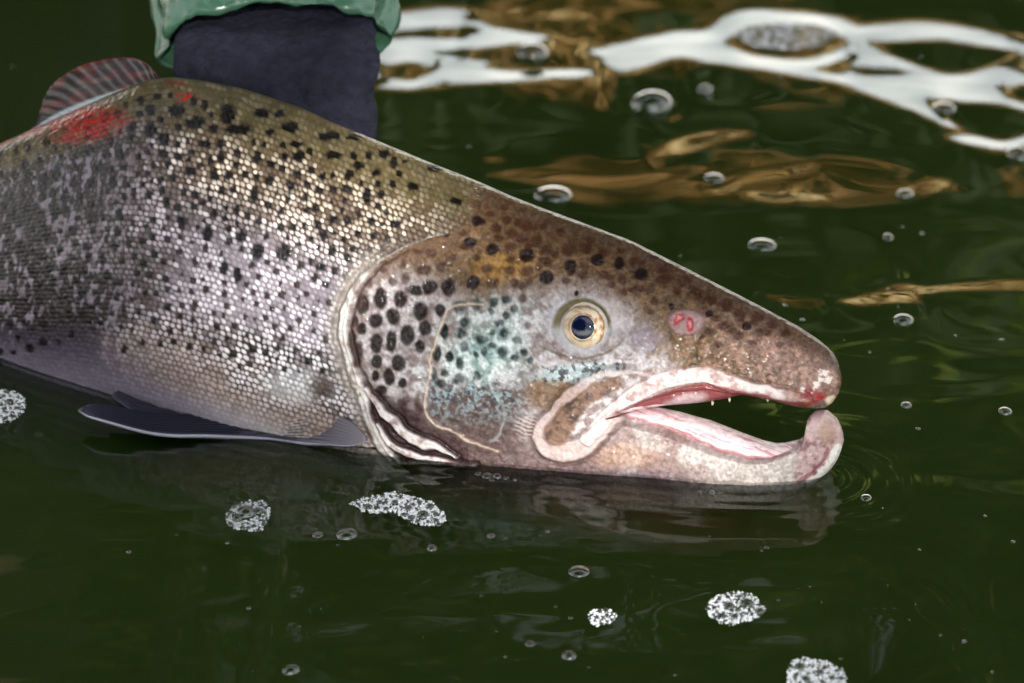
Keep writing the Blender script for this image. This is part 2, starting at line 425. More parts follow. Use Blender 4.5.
def leaves(centres, size, g):
    n = len(centres); a = g.normal(size=(n, 3)); a /= np.linalg.norm(a, axis=1)[:, None]
    b = np.cross(a, g.normal(size=(n, 3))); b /= np.linalg.norm(b, axis=1)[:, None]; c = np.cross(a, b)
    s = size * g.uniform(0.6, 1.3, (n, 1))
    V = np.stack([centres - b * s, centres + c * s * 0.42 + a * s * 0.12, centres + b * s, centres - c * s * 0.42 + a * s * 0.12], 1).reshape(-1, 3)
    return V, np.arange(4 * n).reshape(n, 4)
def tree(name, base, height, crown_c, crown_r, nleaf, lsize, seed, label, gold=None, group=None):
    g = np.random.default_rng(seed); t = empty(name, base)
    cc = np.array(crown_c); cr = np.array(crown_r)
    trunk = [tube([(0, 0, -0.3), (0.05, 0.02, height * 0.25), (0.1, -0.05, height * 0.55), (0.12, 0, height * 0.9)], [height * .017, height * .014, height * .010, height * .004])]
    for k in range(11):
        z0 = height * g.uniform(0.22, 0.7); e = cc + cr * (lambda q: q / np.linalg.norm(q))(g.normal(size=3)) * 0.75
        m = np.array([0.08, 0, z0]) * 0.5 + e * 0.5 + np.array([0, 0, 0.25])
        trunk.append(tube([(0.07, 0, z0), m, e], [height * .013, height * .008, height * .002], 6))
    link('trunk', mesh('trunk', *join(trunk), mat=bark), t)
    cl = g.normal(size=(90, 3)); cl /= np.linalg.norm(cl, axis=1)[:, None]; cl = cc + cl * cr * g.uniform(0.25, 1.0, (90, 1)) ** 0.5
    P = cl[g.integers(0, 90, nleaf)] + g.normal(size=(nleaf, 3)) * cr * 0.17
    if gold:                                  # a drooping skirt of dark leaves closes the crown down to the lowest branches
        P[:, 2] = np.where(P[:, 2] < 2.25, 2.25 + g.uniform(0, 3, nleaf), P[:, 2]); m = nleaf // 3 if cr[2] > 2 else 0; P[:m] = np.stack([cc[0] + cr[0] * g.uniform(-1, 1, m), cc[1] + cr[1] * g.uniform(-.8, .8, m), g.uniform(2.15, 4.2, m)], -1)
    else:                                     # fine leaves spread evenly through the crown
        q = g.normal(size=(nleaf, 3)); q /= np.linalg.norm(q, axis=1)[:, None]; P = cc + q * cr * g.uniform(0, 1, (nleaf, 1)) ** .4
    link('crown', mesh('crown', *leaves(P, lsize, g), smooth=False, mat=leafm), t)
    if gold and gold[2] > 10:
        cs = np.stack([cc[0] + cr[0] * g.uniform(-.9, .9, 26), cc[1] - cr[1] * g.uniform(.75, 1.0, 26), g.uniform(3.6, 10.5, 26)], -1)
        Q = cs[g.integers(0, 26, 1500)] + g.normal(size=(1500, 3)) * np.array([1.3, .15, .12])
        link('mirror_band_leaves', mesh('mirror_band_leaves', *leaves(Q, lsize * .5, g), smooth=False, mat=yelm), t)  # yellow-green leaves added so their mirror image makes pale bands on the water
    if gold:
        z0, z1, n = gold
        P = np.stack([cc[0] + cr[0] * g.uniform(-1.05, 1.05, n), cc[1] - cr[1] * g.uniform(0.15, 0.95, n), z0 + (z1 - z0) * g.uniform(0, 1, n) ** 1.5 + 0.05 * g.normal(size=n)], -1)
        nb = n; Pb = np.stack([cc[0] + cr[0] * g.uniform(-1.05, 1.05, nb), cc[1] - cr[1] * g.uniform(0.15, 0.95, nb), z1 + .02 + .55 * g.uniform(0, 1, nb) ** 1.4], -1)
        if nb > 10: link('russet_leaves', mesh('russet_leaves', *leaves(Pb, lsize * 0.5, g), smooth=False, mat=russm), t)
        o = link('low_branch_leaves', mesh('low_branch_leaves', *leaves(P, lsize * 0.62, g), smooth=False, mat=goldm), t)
        o['label'] = 'golden autumn leaves along the lowest branches'
    return tag(t, label, 'tree', group)
for k, (x, lab) in enumerate([(-11.0, 'broad dark leafy tree at the upstream end of the row on far bank'), (-4.2, 'dark leafy tree with golden low branches mirrored behind the gloved arm'),
                              (3.9, 'dark leafy tree with golden low branches mirrored beyond the trout snout'), (11.0, 'broad dark leafy tree at the downstream end of the row on far bank')]):
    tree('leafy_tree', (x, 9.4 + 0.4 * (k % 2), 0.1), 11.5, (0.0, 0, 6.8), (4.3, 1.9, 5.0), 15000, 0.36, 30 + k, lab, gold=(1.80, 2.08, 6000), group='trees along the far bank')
for k, (x, y, lab) in enumerate([(-8.0, -6.0, 'unseen dark tree added to block sky light farthest from the sunny gap'), (-3.6, -6.6, 'unseen dark tree added to block sky light left of the sunny gap'),
                                 (7.0, -6.2, 'unseen dark tree added to block sky light right of the sunny gap')]):
    tree('sky_block_tree', (x, y, 0.2), 6.5, (0.0, 0, 3.6), (2.3, 1.7, 2.9), 5000, 0.34, 60 + k, lab, gold=(2.4, 2.5, 1), group='unseen trees added on the near bank')  # unseen trees added behind the camera to cut the sky fill
tree('overhead_block_tree', (-5.6, -5.6, 0.2), 12.0, (5.2, 5.2, 10.6), (5.6, 5.4, 1.0), 15000, 0.34, 91, 'unseen wide dark crown added overhead to block sky light', gold=(9.0, 9.1, 1))  # unseen crown added above the scene to hold back zenith light
sx, sy, sz = SUN * 6.5
tree('sun_filter_tree', (sx + 0.9, sy - 0.3, 0.2), sz + 1.6, (-0.9, 0.3, sz - 0.2), (1.5, 1.5, 1.3), 15000, 0.030, 77, 'unseen fine leaved tree added to filter the sun')  # unseen tree added in the sun's path to dim direct light

# ------------------------------------------------------------------ the trout
# ---- pigment and relief of the skin, from curves and spots traced on the flank
OPER = spline([(447,235),(423,240),(388,257),(361,281),(347,310),(345,336),(353,367),(365,398),(371,420),(384,447),(398,462)])
BR1 = spline([(368,388),(388,415),(414,437),(445,450),(458,457)])
BR2 = spline([(379,424),(394,446),(432,459),(476,466)])
PRE = spline([(484,304),(454,306),(443,323),(435,349),(430,376),(425,402),(432,420),(458,433),(476,444),(500,450)])
CURL = spline([(481,352),(486,370),(493,389),(504,405),(506,414),(500,436),(492,440)])
MAXO = spline([(652,373),(618,372),(591,380),(567,398),(549,420),(543,436),(551,447),(567,451),(587,445),(603,428),(618,414)])
MAXS = spline([(558,433),(572,412),(590,396),(618,381)])
LIPU = spline([(590,438),(607,419),(630,398),(655,384),(680,377),(707,375),(727,382),(752,390),(778,395),(803,401)])
CHINL = spline([(619,414),(645,426),(676,437),(701,448),(727,458),(752,465)])
def zs(lst, ox, oy, s): return [(ox + a / s, oy + b / s, c / s, d / s) for a, b, c, d in lst]
HEAD_DARK = zs([(147,237,15,20),(188,225,13,24),(232,225,15,18),(265,206,18,12),(298,198,16,15),(340,198,16,18),(397,187,14,15),(215,265,15,18),(278,252,17,20),(176,275,14,16),(145,292,10,15),(130,275,8,12),(247,308,16,22),(288,290,14,16),(210,322,11,24),(177,327,13,22),(277,332,10,15),(179,367,11,15),(228,370,14,17),(132,350,14,28),(205,402,12,18),(175,400,8,12),(235,415,10,12),(188,432,12,12),(122,318,10,22),(323,250,11,14),(331,296,9,16),(343,355,9,12),(315,350,8,15),(390,95,12,11),(440,113,14,13),(520,126,16,14),(565,176,15,14),(408,48,14,11),(334,77,9,7)], 300, 200, 2.277) \
 + zs([(72,65,18,16),(120,120,16,14),(182,90,16,15),(250,74,15,13),(303,84,12,15),(357,110,17,15),(437,192,6,10),(627,242,13,10),(530,210,10,10),(197,158,5,6)], 500, 230, 2.53)
HEAD_BROWN = zs([(240,178,10,14),(213,186,9,9),(285,158,18,10),(325,152,14,12),(300,120,10,10),(240,145,8,8),(195,160,8,7),(160,190,10,12),(405,130,9,8),(320,50,13,12),(372,75,9,8),(450,65,10,10),(480,110,13,12),(505,90,10,10),(540,95,15,13),(485,75,12,10),(520,60,14,12),(560,140,15,12),(525,160,11,9),(430,155,14,10),(480,160,12,10),(490,190,12,10),(440,190,15,12),(525,185,10,9),(475,45,10,8),(555,60,10,8),(510,222,10,9),(352,130,8,8),(270,118,9,7)], 300, 200, 2.277) \
 + zs([(27,48,14,13),(62,20,12,11),(95,25,14,12),(120,50,15,12),(177,50,18,15),(220,45,15,13),(118,80,14,11),(70,105,14,12),(30,75,12,10),(215,112,14,12),(265,113,16,12),(315,128,12,10),(345,78,16,12),(420,95,20,14),(415,124,18,13),(452,155,12,10),(470,125,16,12),(510,175,12,11),(490,150,12,10),(575,185,16,13),(605,212,14,11),(568,240,18,10),(655,220,15,12),(605,265,15,11),(690,235,14,11),(725,260,12,12),(660,258,14,9),(530,255,12,8),(285,140,12,8),(380,150,14,10),(395,180,10,8),(340,150,12,8),(170,128,12,8),(60,140,12,9),(385,205,9,8)], 500, 230, 2.53)
HEAD_MORE = [(452,214,4,3.4),(463,222,4,3.5),(478,206,4,3.2),(492,214,4.5,3.6),(506,207,4,3),(520,222,4.5,3.8),(535,228,4,3.4),(548,222,4,3.2),(562,232,4.5,3.6),(590,240,4.5,3.5),(604,252,5,4),(622,250,4,3.4),(640,262,5,4),(655,258,4,3.4),(668,276,5,4),(684,284,5,3.8),(698,292,4.5,3.6),(712,300,5,4),(728,308,5,4),(742,318,5,4),(756,322,4,3.4),(768,332,4.5,3.6),(716,318,4.5,3.6),(734,330,4.5,3.6),(702,336,4,3.2),(720,344,4,3),(752,342,4,3),(780,344,4,3),(466,246,4,3.5),(500,238,4.5,3.6),(530,246,4.5,3.8),(556,254,4,3.4),(586,266,4.5,3.6),(612,278,4.5,3.6),(640,288,4.5,3.6),(655,300,4,3.4),(625,292,3.6,3),(572,272,4,3.4),(540,268,4,3.4)]
TEAL_SPOT = zs([(425,125,28,30),(500,112,25,25),(410,180,16,25),(497,203,20,22),(463,240,27,20),(418,292,18,20),(488,298,26,28),(555,340,28,25),(260,240,32,25),(240,300,32,28),(365,335,35,25),(420,370,25,20),(255,375,28,28),(480,410,28,32),(325,420,18,18),(375,405,20,28),(145,295,22,40),(107,415,18,40),(175,435,24,30),(235,470,22,35),(150,525,20,30),(85,530,18,40),(545,440,25,18),(600,410,20,20),(632,450,20,22),(540,160,20,22),(230,150,42,36),(330,135,32,36),(230,560,30,30),(330,545,24,30),(130,590,22,30)], 420, 280, 5.69)
BODY_BLACK = zs([(95,185,26,36),(210,180,28,18),(130,238,48,18),(310,230,28,18),(195,330,15,25),(245,355,15,14),(48,392,15,22),(335,330,22,20),(455,325,30,14),(630,320,22,15),(540,362,18,14),(310,430,16,18),(185,460,18,28),(420,400,12,14),(500,440,18,16),(568,465,18,28),(730,432,20,15),(395,508,15,14),(455,545,16,16),(365,515,12,12),(670,558,20,14),(875,482,25,12),(600,385,15,12),(680,385,14,12),(30,590,18,25),(140,605,14,22),(200,645,18,22),(290,655,20,25),(440,260,38,14),(330,287,28,10),(520,265,26,10),(800,370,26,10),(15,285,20,14),(270,186,22,12),(700,345,14,8)], 200, 60, 3.414) \
 + zs([(605,290,30,20),(548,250,26,20),(510,340,18,22),(465,310,22,24),(555,395,14,12),(588,440,16,16),(515,538,10,16),(565,600,14,26),(645,635,18,20),(750,640,16,20),(470,472,8,9),(895,300,25,14),(410,300,16,14),(330,390,12,16),(640,350,16,12),(250,520,9,14)], 0, 30, 3.103) \
 + zs([(560,15,12,14),(650,20,12,16),(695,60,16,22),(765,62,18,25),(605,100,12,22),(640,122,11,20),(415,65,10,14),(865,100,15,12)], 0, 230, 2.695)
_g = np.random.default_rng(5); SMALL = []
for _ in range(9000):
    a_, b_ = _g.uniform(-25, 395), _g.uniform(70, 372)
    fr_ = (b_ - float(np.interp(a_, [-25, 160, 400], [150, 80, 150]))) / 330.0
    if fr_ < .03 or fr_ > .80 - .12 * (a_ < 120) or b_ > 372: continue
    r_ = _g.uniform(2.2, 4.3) * (1.15 - .45 * fr_) * (1.0 if a_ > 120 else 1.15)
    if any((a_ - q[0]) ** 2 + (b_ - q[1]) ** 2 < (q[2] + r_ + 3.0 + 3.5 * fr_) ** 2 for q in SMALL) or any((a_ - q[0]) ** 2 + (b_ - q[1]) ** 2 < (max(q[2], q[3]) + r_ + 2.5) ** 2 for q in BODY_BLACK): continue
    SMALL.append((a_, b_, r_, r_ * _g.uniform(1.0, 1.5)))
    if len(SMALL) > 420: break
def blobs(lst, x, y, soft=0.35, grow=1.0):
    m = np.zeros(x.shape)
    for cx, cy_, rx, ry in lst:
        rx *= grow; ry *= grow; b = max(rx, ry) * 1.7
        k = (np.abs(x - cx) < b) & (np.abs(y - cy_) < b)
        if not k.any(): continue
        d = np.hypot((x[k] - cx) / rx, (y[k] - cy_) / ry)
        m[k] = np.maximum(m[k], sst(1 + soft, 1 - soft, d))
    return m
def by_lim(x): return interp([(340,262),(400,268),(450,285),(480,302),(520,288),(560,282),(600,290),(640,318),(680,352),(720,375),(842,398)], x)
def skin(x, y, f):
    """x, y: place on the flank (outline units), f: 0 at the back .. 1 at the belly. Returns linear colour, relief, metal"""
    n1 = fbm(x / 26, y / 26, 11); n2 = fbm(x / 7, y / 7, 12); n3 = fbm(x / 2.6, y / 2.6, 13, 3); n4 = fbm(x / 60, y / 60, 14)
    xd = x + (n2 - .5) * 5; yd = y + (fbm(x / 7, y / 7, 15) - .5) * 5
    C = lambda *c: lin(c)
    x0, y0 = x, y
    # ----- body -----
    row = f * 66.0; u = x / 5.7
    jit = (fbm(x / 18, y / 18, 51, 2) - .5) * 0.8
    row = row + jit * 0.5; u = u + jit
    r0 = np.floor(row); uu = u + 0.5 * (r0 % 2) + .35 * (hash2(r0, r0 * 0 + 3, 4) - .5) + .5 * (fbm(x / 30, y / 20, 141, 2) - .5); c0 = np.floor(uu)
    p = uu - c0 - 0.5; q = row - r0 - 0.5
    hs = hash2(c0, r0, 5); hs2 = hash2(c0, r0, 6); sz = .88 + .28 * hash2(c0, r0, 8)
    rad = np.sqrt(((p + .22 * (hash2(c0, r0, 9) - .5)) * 1.05) ** 2 + ((q + .22 * (hash2(c0, r0, 10) - .5)) * 1.05) ** 2) * sz
    cx = x - p * 5.7; cyy = y - q * 5.4
    big = 0.62 * fbm(cx / 8.5, cyy / 7.5, 18, 2) + .38 * vnoise(cx / 30, cyy / 24, 19)
    dome = np.clip(1 - (rad / 0.56) ** 2, 0, 1)
    fine = sst(0.62, 0.22, rad)
    low = sst(0.66, 0.80, f + (n4 - .5) * .2 + (n1 - .5) * .1)                     # towards the belly: finer, duller
    left = sst(215, 60, x + (n4 - .5) * 160)
    back = sst(0.20, 0.07, f + (n1 - .5) * .06)
    lightc = mix(np.broadcast_to(C(222, 214, 222), x.shape + (3,)), C(226, 215, 200), sst(0.42, 0.2, f) * sst(120, 220, x))
    lightc = lightc * (0.40 + 0.52 * hs2 ** 1.3 + .25 * sst(.4, .7, vnoise(cx / 40, cyy / 30, 131)))[..., None]
    darkc = mix(np.broadcast_to(C(78, 66, 62), x.shape + (3,)), C(86, 68, 52), sst(0.4, 0.2, f))
    midz = sst(.30, .44, f + (n1 - .5) * .1) * sst(.66, .58, f + (n1 - .5) * .1) * sst(130, 210, x + (n4 - .5) * 60)
    darkc = mix(darkc, C(148, 138, 146), midz * .85); whz = sst(.56, .66, f + (n1 - .5) * .1) * sst(.82, .74, f + (n1 - .5) * .1) * sst(190, 250, x + (n4 - .5) * 80)
    lightc = mix(lightc, C(240, 236, 238), np.maximum(whz, .6 * midz) * (.45 + .55 * hs2)); darkc = mix(darkc, C(70, 58, 56), whz)
    darkcell = sst(0.53, 0.60, big + (hs - .5) * 0.34 - .05 * sst(.45, .6, f)) * 0.75
    litn = fine * (1 - darkcell)
    base = mix(darkc, lightc, litn)
    base = mix(base, mix(np.broadcast_to(C(128, 112, 104), x.shape + (3,)), C(196, 182, 176), fine * (0.25 + .75 * hs)), low * (1 - .7 * whz) * 0.85)
    # rear of the flank: dark scales in a pale net
    fleck = sst(.46, .70, fbm(x / 3.8 + .25 * y / 8, y / 8, 61, 2) + .16 * (hs - .5)) * sst(.30, .62, fbm(x / 34, y / 40, 64, 2) + .06)
    rear = mix(np.broadcast_to(C(60, 52, 53), x.shape + (3,)) * (.6 + .9 * fine * hs2)[..., None], C(150, 143, 152), fleck * (0.35 + 0.45 * hs))
    base = mix(base, rear, left * sst(0.95, 0.75, f))
    base = mix(base, mix(np.broadcast_to(C(72, 66, 44), x.shape + (3,)), C(112, 102, 74), n2), back * 0.85)
    bel = sst(0.80, 0.93, f + (n4 - .5) * .1)
    base = mix(base, mix(np.broadcast_to(C(150, 146, 160), x.shape + (3,)), C(205, 202, 205), sst(180, 300, x)), bel * .8)
    base = mix(base, C(92, 88, 104), sst(230, 90, x) * sst(0.66, 0.85, f) * .7)  # dark blue of the shaded, submerged rear belly put into the colour
    pale = sst(1.0, 0.3, np.hypot((x - 300) / 55, (y - 385) / 26)); base = mix(base, C(196, 198, 200), pale * .45)
    spot = np.maximum(blobs(BODY_BLACK, 0.55 * cx + 0.45 * x, 0.55 * cyy + 0.45 * y, .3, 1.0), 0)
    # irregular extra spotting along the flank
    sm = blobs(SMALL, .45 * cx + .55 * x, .45 * cyy + .55 * y, .3, 1.0); base = mix(base, mix(np.broadcast_to(C(20, 15, 16), x.shape + (3,)), C(58, 46, 42), midz * .8), sm * .94)
    ex = sst(0.66, 0.72, vnoise(cx / 11, cyy / 12, 71)) * sst(0.1, 0.2, f) * sst(0.72, 0.6, f) * sst(30, 160, x)
    base = mix(base, C(40, 32, 32), ex * .25 * (0.5 + .5 * hs))
    base = mix(base, C(14, 11, 12), spot * .95)
    red = (.35 + .65 * sst(0.36, 0.58, fbm(x / 4 + y / 3.2, x / 18 - y / 12, 81, 3))) * np.maximum(sst(1.05, .35, np.hypot((x - 82 + (y - 122) * .3) / 56, (y - 122) / 27) + (n2 - .5) * .5), sst(9, 2, pline([(-5, 142), (40, 128), (80, 112)], x, y)[0]))
    red = np.maximum(red, sst(1, .2, np.hypot((x - 184) / 15, (y - 96) / 8) + (n2 - .5) * 1.2) * sst(.38, .6, fbm(x / 4 + y / 3.2, y / 9, 84, 3)))
    red = np.maximum(red, sst(1, .3, np.hypot((x - 181) / 15, (y - 84) / 5) + (n2 - .5) * 1.0) * .6 * sst(.38, .6, fbm(x / 4, y / 3, 85, 3)))
    base = mix(base, mix(np.broadcast_to(C(196, 24, 32), x.shape + (3,)), C(110, 16, 22), n3), np.clip(red, 0, 1) * .88)
    scale_rel = (dome * 0.62) * (1 - 0.5 * back) * (1 - .45 * low) * (1 - sst(0.86, 0.95, f))
    metal_b = 0.18 * litn * (1 - back)
    # ----- head -----
    x = x0 + (fbm(x0 / 13, y0 / 13, 101, 3) - .5) * 4.0; y = y0 + (fbm(x0 / 13, y0 / 13, 104, 3) - .5) * 4.0     # nothing on a living head is ruled
    dop, fop = pline(OPER, x, y)
    # side of the operculum edge: head is to the right of the curve
    ox = np.interp(y, *OPER[np.argsort(OPER[:, 1])].T[::-1])
    xb = np.where(y < 235, 447 + (235 - y) * 0.75, np.where(y > 462, 398 + (y - 462), ox))
    nape = sst(242, 228, y); wd = 2.0 + 20 * nape
    hd = sst(-wd, wd, x - xb + nape * ((n2 - .5) * 34 + (hs - .5) * 14))
    hd_soft = sst(-14, 14, x - xb + (n1 - .5) * 20)
    crown = mix(np.broadcast_to(C(108, 88, 66), x.shape + (3,)), C(142, 117, 92), n2)
    crown = mix(crown, C(176, 138, 76), sst(1, .2, np.hypot((x - 505) / 48, (y - 268) / 26)) * .65)
    crown = mix(crown, C(150, 126, 116), sst(690, 780, x + (n1 - .5) * 60))
    crown = mix(crown, C(178, 148, 134), sst(0.5, .62, n2) * sst(660, 740, x) * .6)
    snoutd = sst(0.10, 0.0, f) ; crown = mix(crown, C(84, 66, 50), sst(0.17, 0.03, f + (n1 - .5) * .05) * .8)
    cheek = mix(np.broadcast_to(C(206, 199, 200), x.shape + (3,)), C(150, 136, 132), sst(.30, .75, n2))
    lowc = mix(np.broadcast_to(C(148, 131, 128), x.shape + (3,)), C(110, 92, 92), n2)
    # y of the boundary between the brown crown and the pale cheek
    by = interp([(340,262),(400,268),(450,285),(480,302),(520,288),(560,282),(600,290),(640,318),(680,352),(720,375),(842,395)], x)
    head = mix(crown, cheek, sst(-20, 24, y - by + (n2 - .5) * 26 + (n1 - .5) * 20) * sst(705, 640, x + (n2 - .5) * 30))
    # gill cover lower part turns brown-mauve
    opl = interp([(340,360),(380,398),(430,400),(460,402)], x)
    head = mix(head, mix(np.broadcast_to(C(112, 88, 86), x.shape + (3,)), C(84, 64, 64), n2), sst(-14, 14, y - opl + (n2 - .5) * 22) * sst(446, 420, x + (y - 380) * .06))
    # turquoise sheen of the cheek plate
    tq = sst(1.1, .25, np.hypot((x - 484 + (y - 345) * .25) / 66, (y - 348) / 58) + (n1 - .5) * .7 + (n2 - .5) * .6)
    head = mix(head, mix(np.broadcast_to(C(214, 224, 222), x.shape + (3,)), C(138, 168, 162), sst(.36, .66, n2)), tq * .8)
    mott = sst(372, 392, y + (n2 - .5) * 26) * sst(424, 434, x) * sst(545, 505, x + (n2 - .5) * 30)
    mc = mix(np.broadcast_to(C(120, 102, 98), x.shape + (3,)), C(150, 168, 172), sst(.42, .62, n3 * .6 + n2 * .4) * sst(440, 385, y)); mc = mix(mc, C(70, 66, 72), sst(.56, .68, fbm(x / 4, y / 4, 91)) * .7 * sst(435, 395, y))
    head = mix(head, mc, mott)
    brn = sst(1.1, .5, np.hypot((x - 552) / 34, (y - 392) / 22) + (n2 - .5) * .5); head = mix(head, C(140, 112, 84), brn * .85)
    und = sst(1, .45, np.hypot((x - 580) / 62, (y - 372 + (x - 580) * .10) / 13) + (n3 - .5) * .6)
    uc = mix(np.broadcast_to(C(206, 220, 222), x.shape + (3,)), C(60, 80, 86), sst(.5, .6, fbm(x / 3.5, y / 3.5, 95))); head = mix(head, uc, und * .75)
    # lower face
    jaw = sst(430, 452, y - np.clip(560 - x, 0, 80) * .05 + (n1 - .5) * 20)
    head = mix(head, lowc, jaw * sst(455, 520, x + (n1 - .5) * 30))
    jr = sst(590, 660, x + (n1 - .5) * 40) * sst(410, 425, y)
    head = mix(head, mix(np.broadcast_to(C(198, 189, 184), x.shape + (3,)), C(160, 140, 135), sst(.45, .65, n1) * sst(760, 660, x)), jr)
    head = mix(head, C(186, 156, 140), sst(1, .3, np.hypot((x - 625) / 48, (y - 455) / 18) + (n2 - .5) * .4) * .6)
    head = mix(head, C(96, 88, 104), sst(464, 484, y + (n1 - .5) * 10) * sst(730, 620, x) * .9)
    # speckle
    head = head * (0.62 + 0.55 * n3 + .22 * n2)[..., None]
    head = mix(head, C(70, 52, 44), sst(.60, .72, fbm(x0 / 3.4, y0 / 3.4, 111, 2)) * .35 * sst(by_lim(x) + 6, by_lim(x) - 10, y))
    eyew = sst(1.0, .5, np.hypot((x - 588) / 56, (y - 322) / 34) + (n2 - .5) * .3); head = mix(head, mix(np.broadcast_to(C(214, 196, 190), x.shape + (3,)), C(190, 194, 202), n1), eyew * .72)
    preeye = sst(1, .4, np.hypot((x - 645) / 26, (y - 338) / 20) + (n2 - .5) * .4); head = mix(head, C(150, 140, 150), preeye * .6)
    head = mix(head, C(72, 44, 30), blobs(HEAD_BROWN + HEAD_MORE, xd * .35 + x * .65, yd * .35 + y * .65, .42, 1.05) * .74)
    head = mix(head, C(40, 24, 22), blobs(HEAD_DARK, xd * .3 + x * .7, yd * .3 + y * .7, .26, 1.08) * .95)
    head = mix(head, C(22, 48, 46), blobs(TEAL_SPOT, xd * .6 + x * .4, yd * .6 + y * .4, .40, 1.0) * (.55 + .5 * n2).clip(0, .95))
    # snout marks: pale scars, blood, nostril
    scar = np.zeros(x.shape)
    for a, b, r in ((824, 374, 5.5), (828, 380, 4.5), (817, 385, 4.5), (804, 389, 3.2), (821, 380, 3)): scar = np.maximum(scar, sst(1.15, .55, np.hypot(x - a, y - b) / r + (n3 - .5) * 1.5))
    head = mix(head, C(150, 60, 66), sst(1, .3, np.hypot((x - 812) / 22, (y - 394) / 9) + (n2 - .5) * .5) * .7)
    head = mix(head, C(232, 222, 216), scar * .92)
    # operculum margin, branchiostegal rims, plate lines
    rw = 1.6 + 4.2 * sst(.1, .6, fop) + (n1 - .5) * 4
    rim = sst(rw + 1.8, rw - 1.8, dop + np.where(x > xb, 2.0, 0)) * sst(0.0, .04, fop) * (.72 + .4 * n1)
    band = sst(26, 8, dop) * (x < xb) * sst(.12, .35, fop)
    base2 = mix(base, mix(np.broadcast_to(C(166, 158, 150), x.shape + (3,)), C(98, 88, 82), sst(12, 24, dop) * 1.0), band * .8 * sst(470, 380, y) ) 
    dk = sst(1, .3, np.hypot((x - 322) / 20, (y - 388) / 24) + (n2 - .5) * .6); base2 = mix(base2, C(70, 52, 42), dk * .8 * sst(.4, .55, n2 + .1))
    c = mix(base2, head, hd)
    c = mix(c, C(120, 96, 84), sst(12, 3, np.abs(dop - 9)) * (x > xb) * .35)
    d1, f1 = pline(BR1, x, y); d2, f2 = pline(BR2, x, y); d3, f3 = pline(PRE, x, y); d4, f4 = pline(CURL, x, y)
    w1 = (4.8 + (n1 - .5) * 3) * np.sin(np.clip(f1, .04, .97) * math.pi) ** .5; w2 = 3.6 * np.sin(np.clip(f2, .05, .95) * math.pi) ** .5
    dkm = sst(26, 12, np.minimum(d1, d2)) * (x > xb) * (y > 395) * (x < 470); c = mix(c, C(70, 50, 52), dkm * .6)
    c = mix(c, C(52, 34, 36), sst(3.2, .6, np.minimum(np.abs(d1 - w1 - 2.6), np.abs(d2 - w2 - 2.4))) * (x > xb) * .6)  # shadow lines beside the branchiostegal rims, painted in membrane brown
    c = mix(c, C(66, 46, 40), sst(3.5, .6, np.abs(dop - rw - 3.2)) * (x > xb) * sst(.08, .25, fop) * .7)  # shadow line along the gill cover margin, painted the same way
    r1 = sst(w1 + 1, w1 - 1.4, d1); r2 = sst(w2 + .8, w2 - 1.2, d2); r3 = sst(1.7, .4, d3 + (n2 - .5) * 1.6) * (.15 + 1.2 * n1).clip(0, 1); r4 = sst(2.2, .7, d4) * .5 * n1 * 1.6
    c = mix(c, mix(np.broadcast_to(C(236, 230, 226), x.shape + (3,)), C(176, 160, 150), sst(.45, .75, n2)), np.clip(rim, 0, 1) * .93); c = mix(c, mix(np.broadcast_to(C(236, 228, 226), x.shape + (3,)), C(182, 162, 158), sst(.45, .75, n2)), np.maximum(r1, r2) * .92)
    c = mix(c, C(186, 154, 126), sst(4.0, 1, d3) * .35 * n1 * 1.4); c = mix(c, C(232, 218, 206), r3 * .85); c = mix(c, C(205, 212, 212), r4)
    # upper jaw bone and lips
    dm, fm = pline(MAXO, x, y); ds, fs_ = pline(MAXS, x, y); dl, fl = pline(LIPU, x, y)
    mo = np.where(fm < .45, 2.6 + 2.6 * sst(.05, .35, fm), 5.2 + 4.5 * sst(.45, .62, fm) - 3 * sst(.7, 1, fm))
    inside = sst(15 - 7 * fs_, 10 - 6 * fs_, ds + (n2 - .5) * 5)
    mr = sst(mo + 1.5, mo - 1.5, dm) ; lip = sst(8.2, 5.6, dl - 2.2 * np.sin(fl * math.pi)) * sst(1.0, .9, fl)
    c = mix(c, C(96, 74, 70), sst(3.0, .5, np.abs(dm - mo - 3)) * sst(0, .1, fm) * (ds > 12) * (dl > 9) * .45)
    c = mix(c, C(208, 190, 186), np.clip(mr, 0, 1) * (.62 + .38 * sst(.45, .6, fm)) * (.75 + .35 * n2).clip(0, .95))
    c = mix(c, mix(np.broadcast_to(C(222, 209, 206), x.shape + (3,)), C(184, 160, 158), sst(.45, .75, n2)), np.clip(lip, 0, 1) * .93)
    c = mix(c, mix(np.broadcast_to(C(142, 112, 92), x.shape + (3,)), C(84, 66, 58), sst(.35, .75, n2)), inside * .88)
    fan = sst(1, .5, np.hypot((x - 530) / 18, (y - 426) / 15)) * sst(.5, .8, np.sin((y - 426 - (x - 545) * .35) * 1.5) * .5 + .5); c = mix(c, C(220, 204, 196), fan * .7)
    # inner mouth
    inu = sst(-1.0, 1.5, y - interp(UPL, x)) * sst(XJ - 1, XJ + 6, x) * sst(762, 745, x) * (y < gtop(np.clip(x, XJ, XU)) + 12) * (y < interp([(619,412),(842,408)], x) + 2)
    c = mix(c, mix(np.broadcast_to(C(150, 92, 94), x.shape + (3,)), C(196, 176, 178), sst(.2, .8, np.sin((x - 655) / 62 * math.pi).clip(0, 1) * sst(-2, 9, y - interp(UPL, x) - 4))), inu * .95)
    c = mix(c, C(150, 66, 70), sst(3.4, 1.0, pline([(740,391),(765,397),(785,402),(806,404),(822,397)], x, y)[0]) * .75)
    inl = sst(2.0, -1.0, y - interp(NLP, x)) * (y > interp([(619,409),(640,404),(700,408),(740,425),(780,438),(844,400)], x) - 6) * sst(XJ - 1, XJ + 8, x) * sst(806, 792, x) * (y > interp([(619,411),(655,404),(844,404)], x))
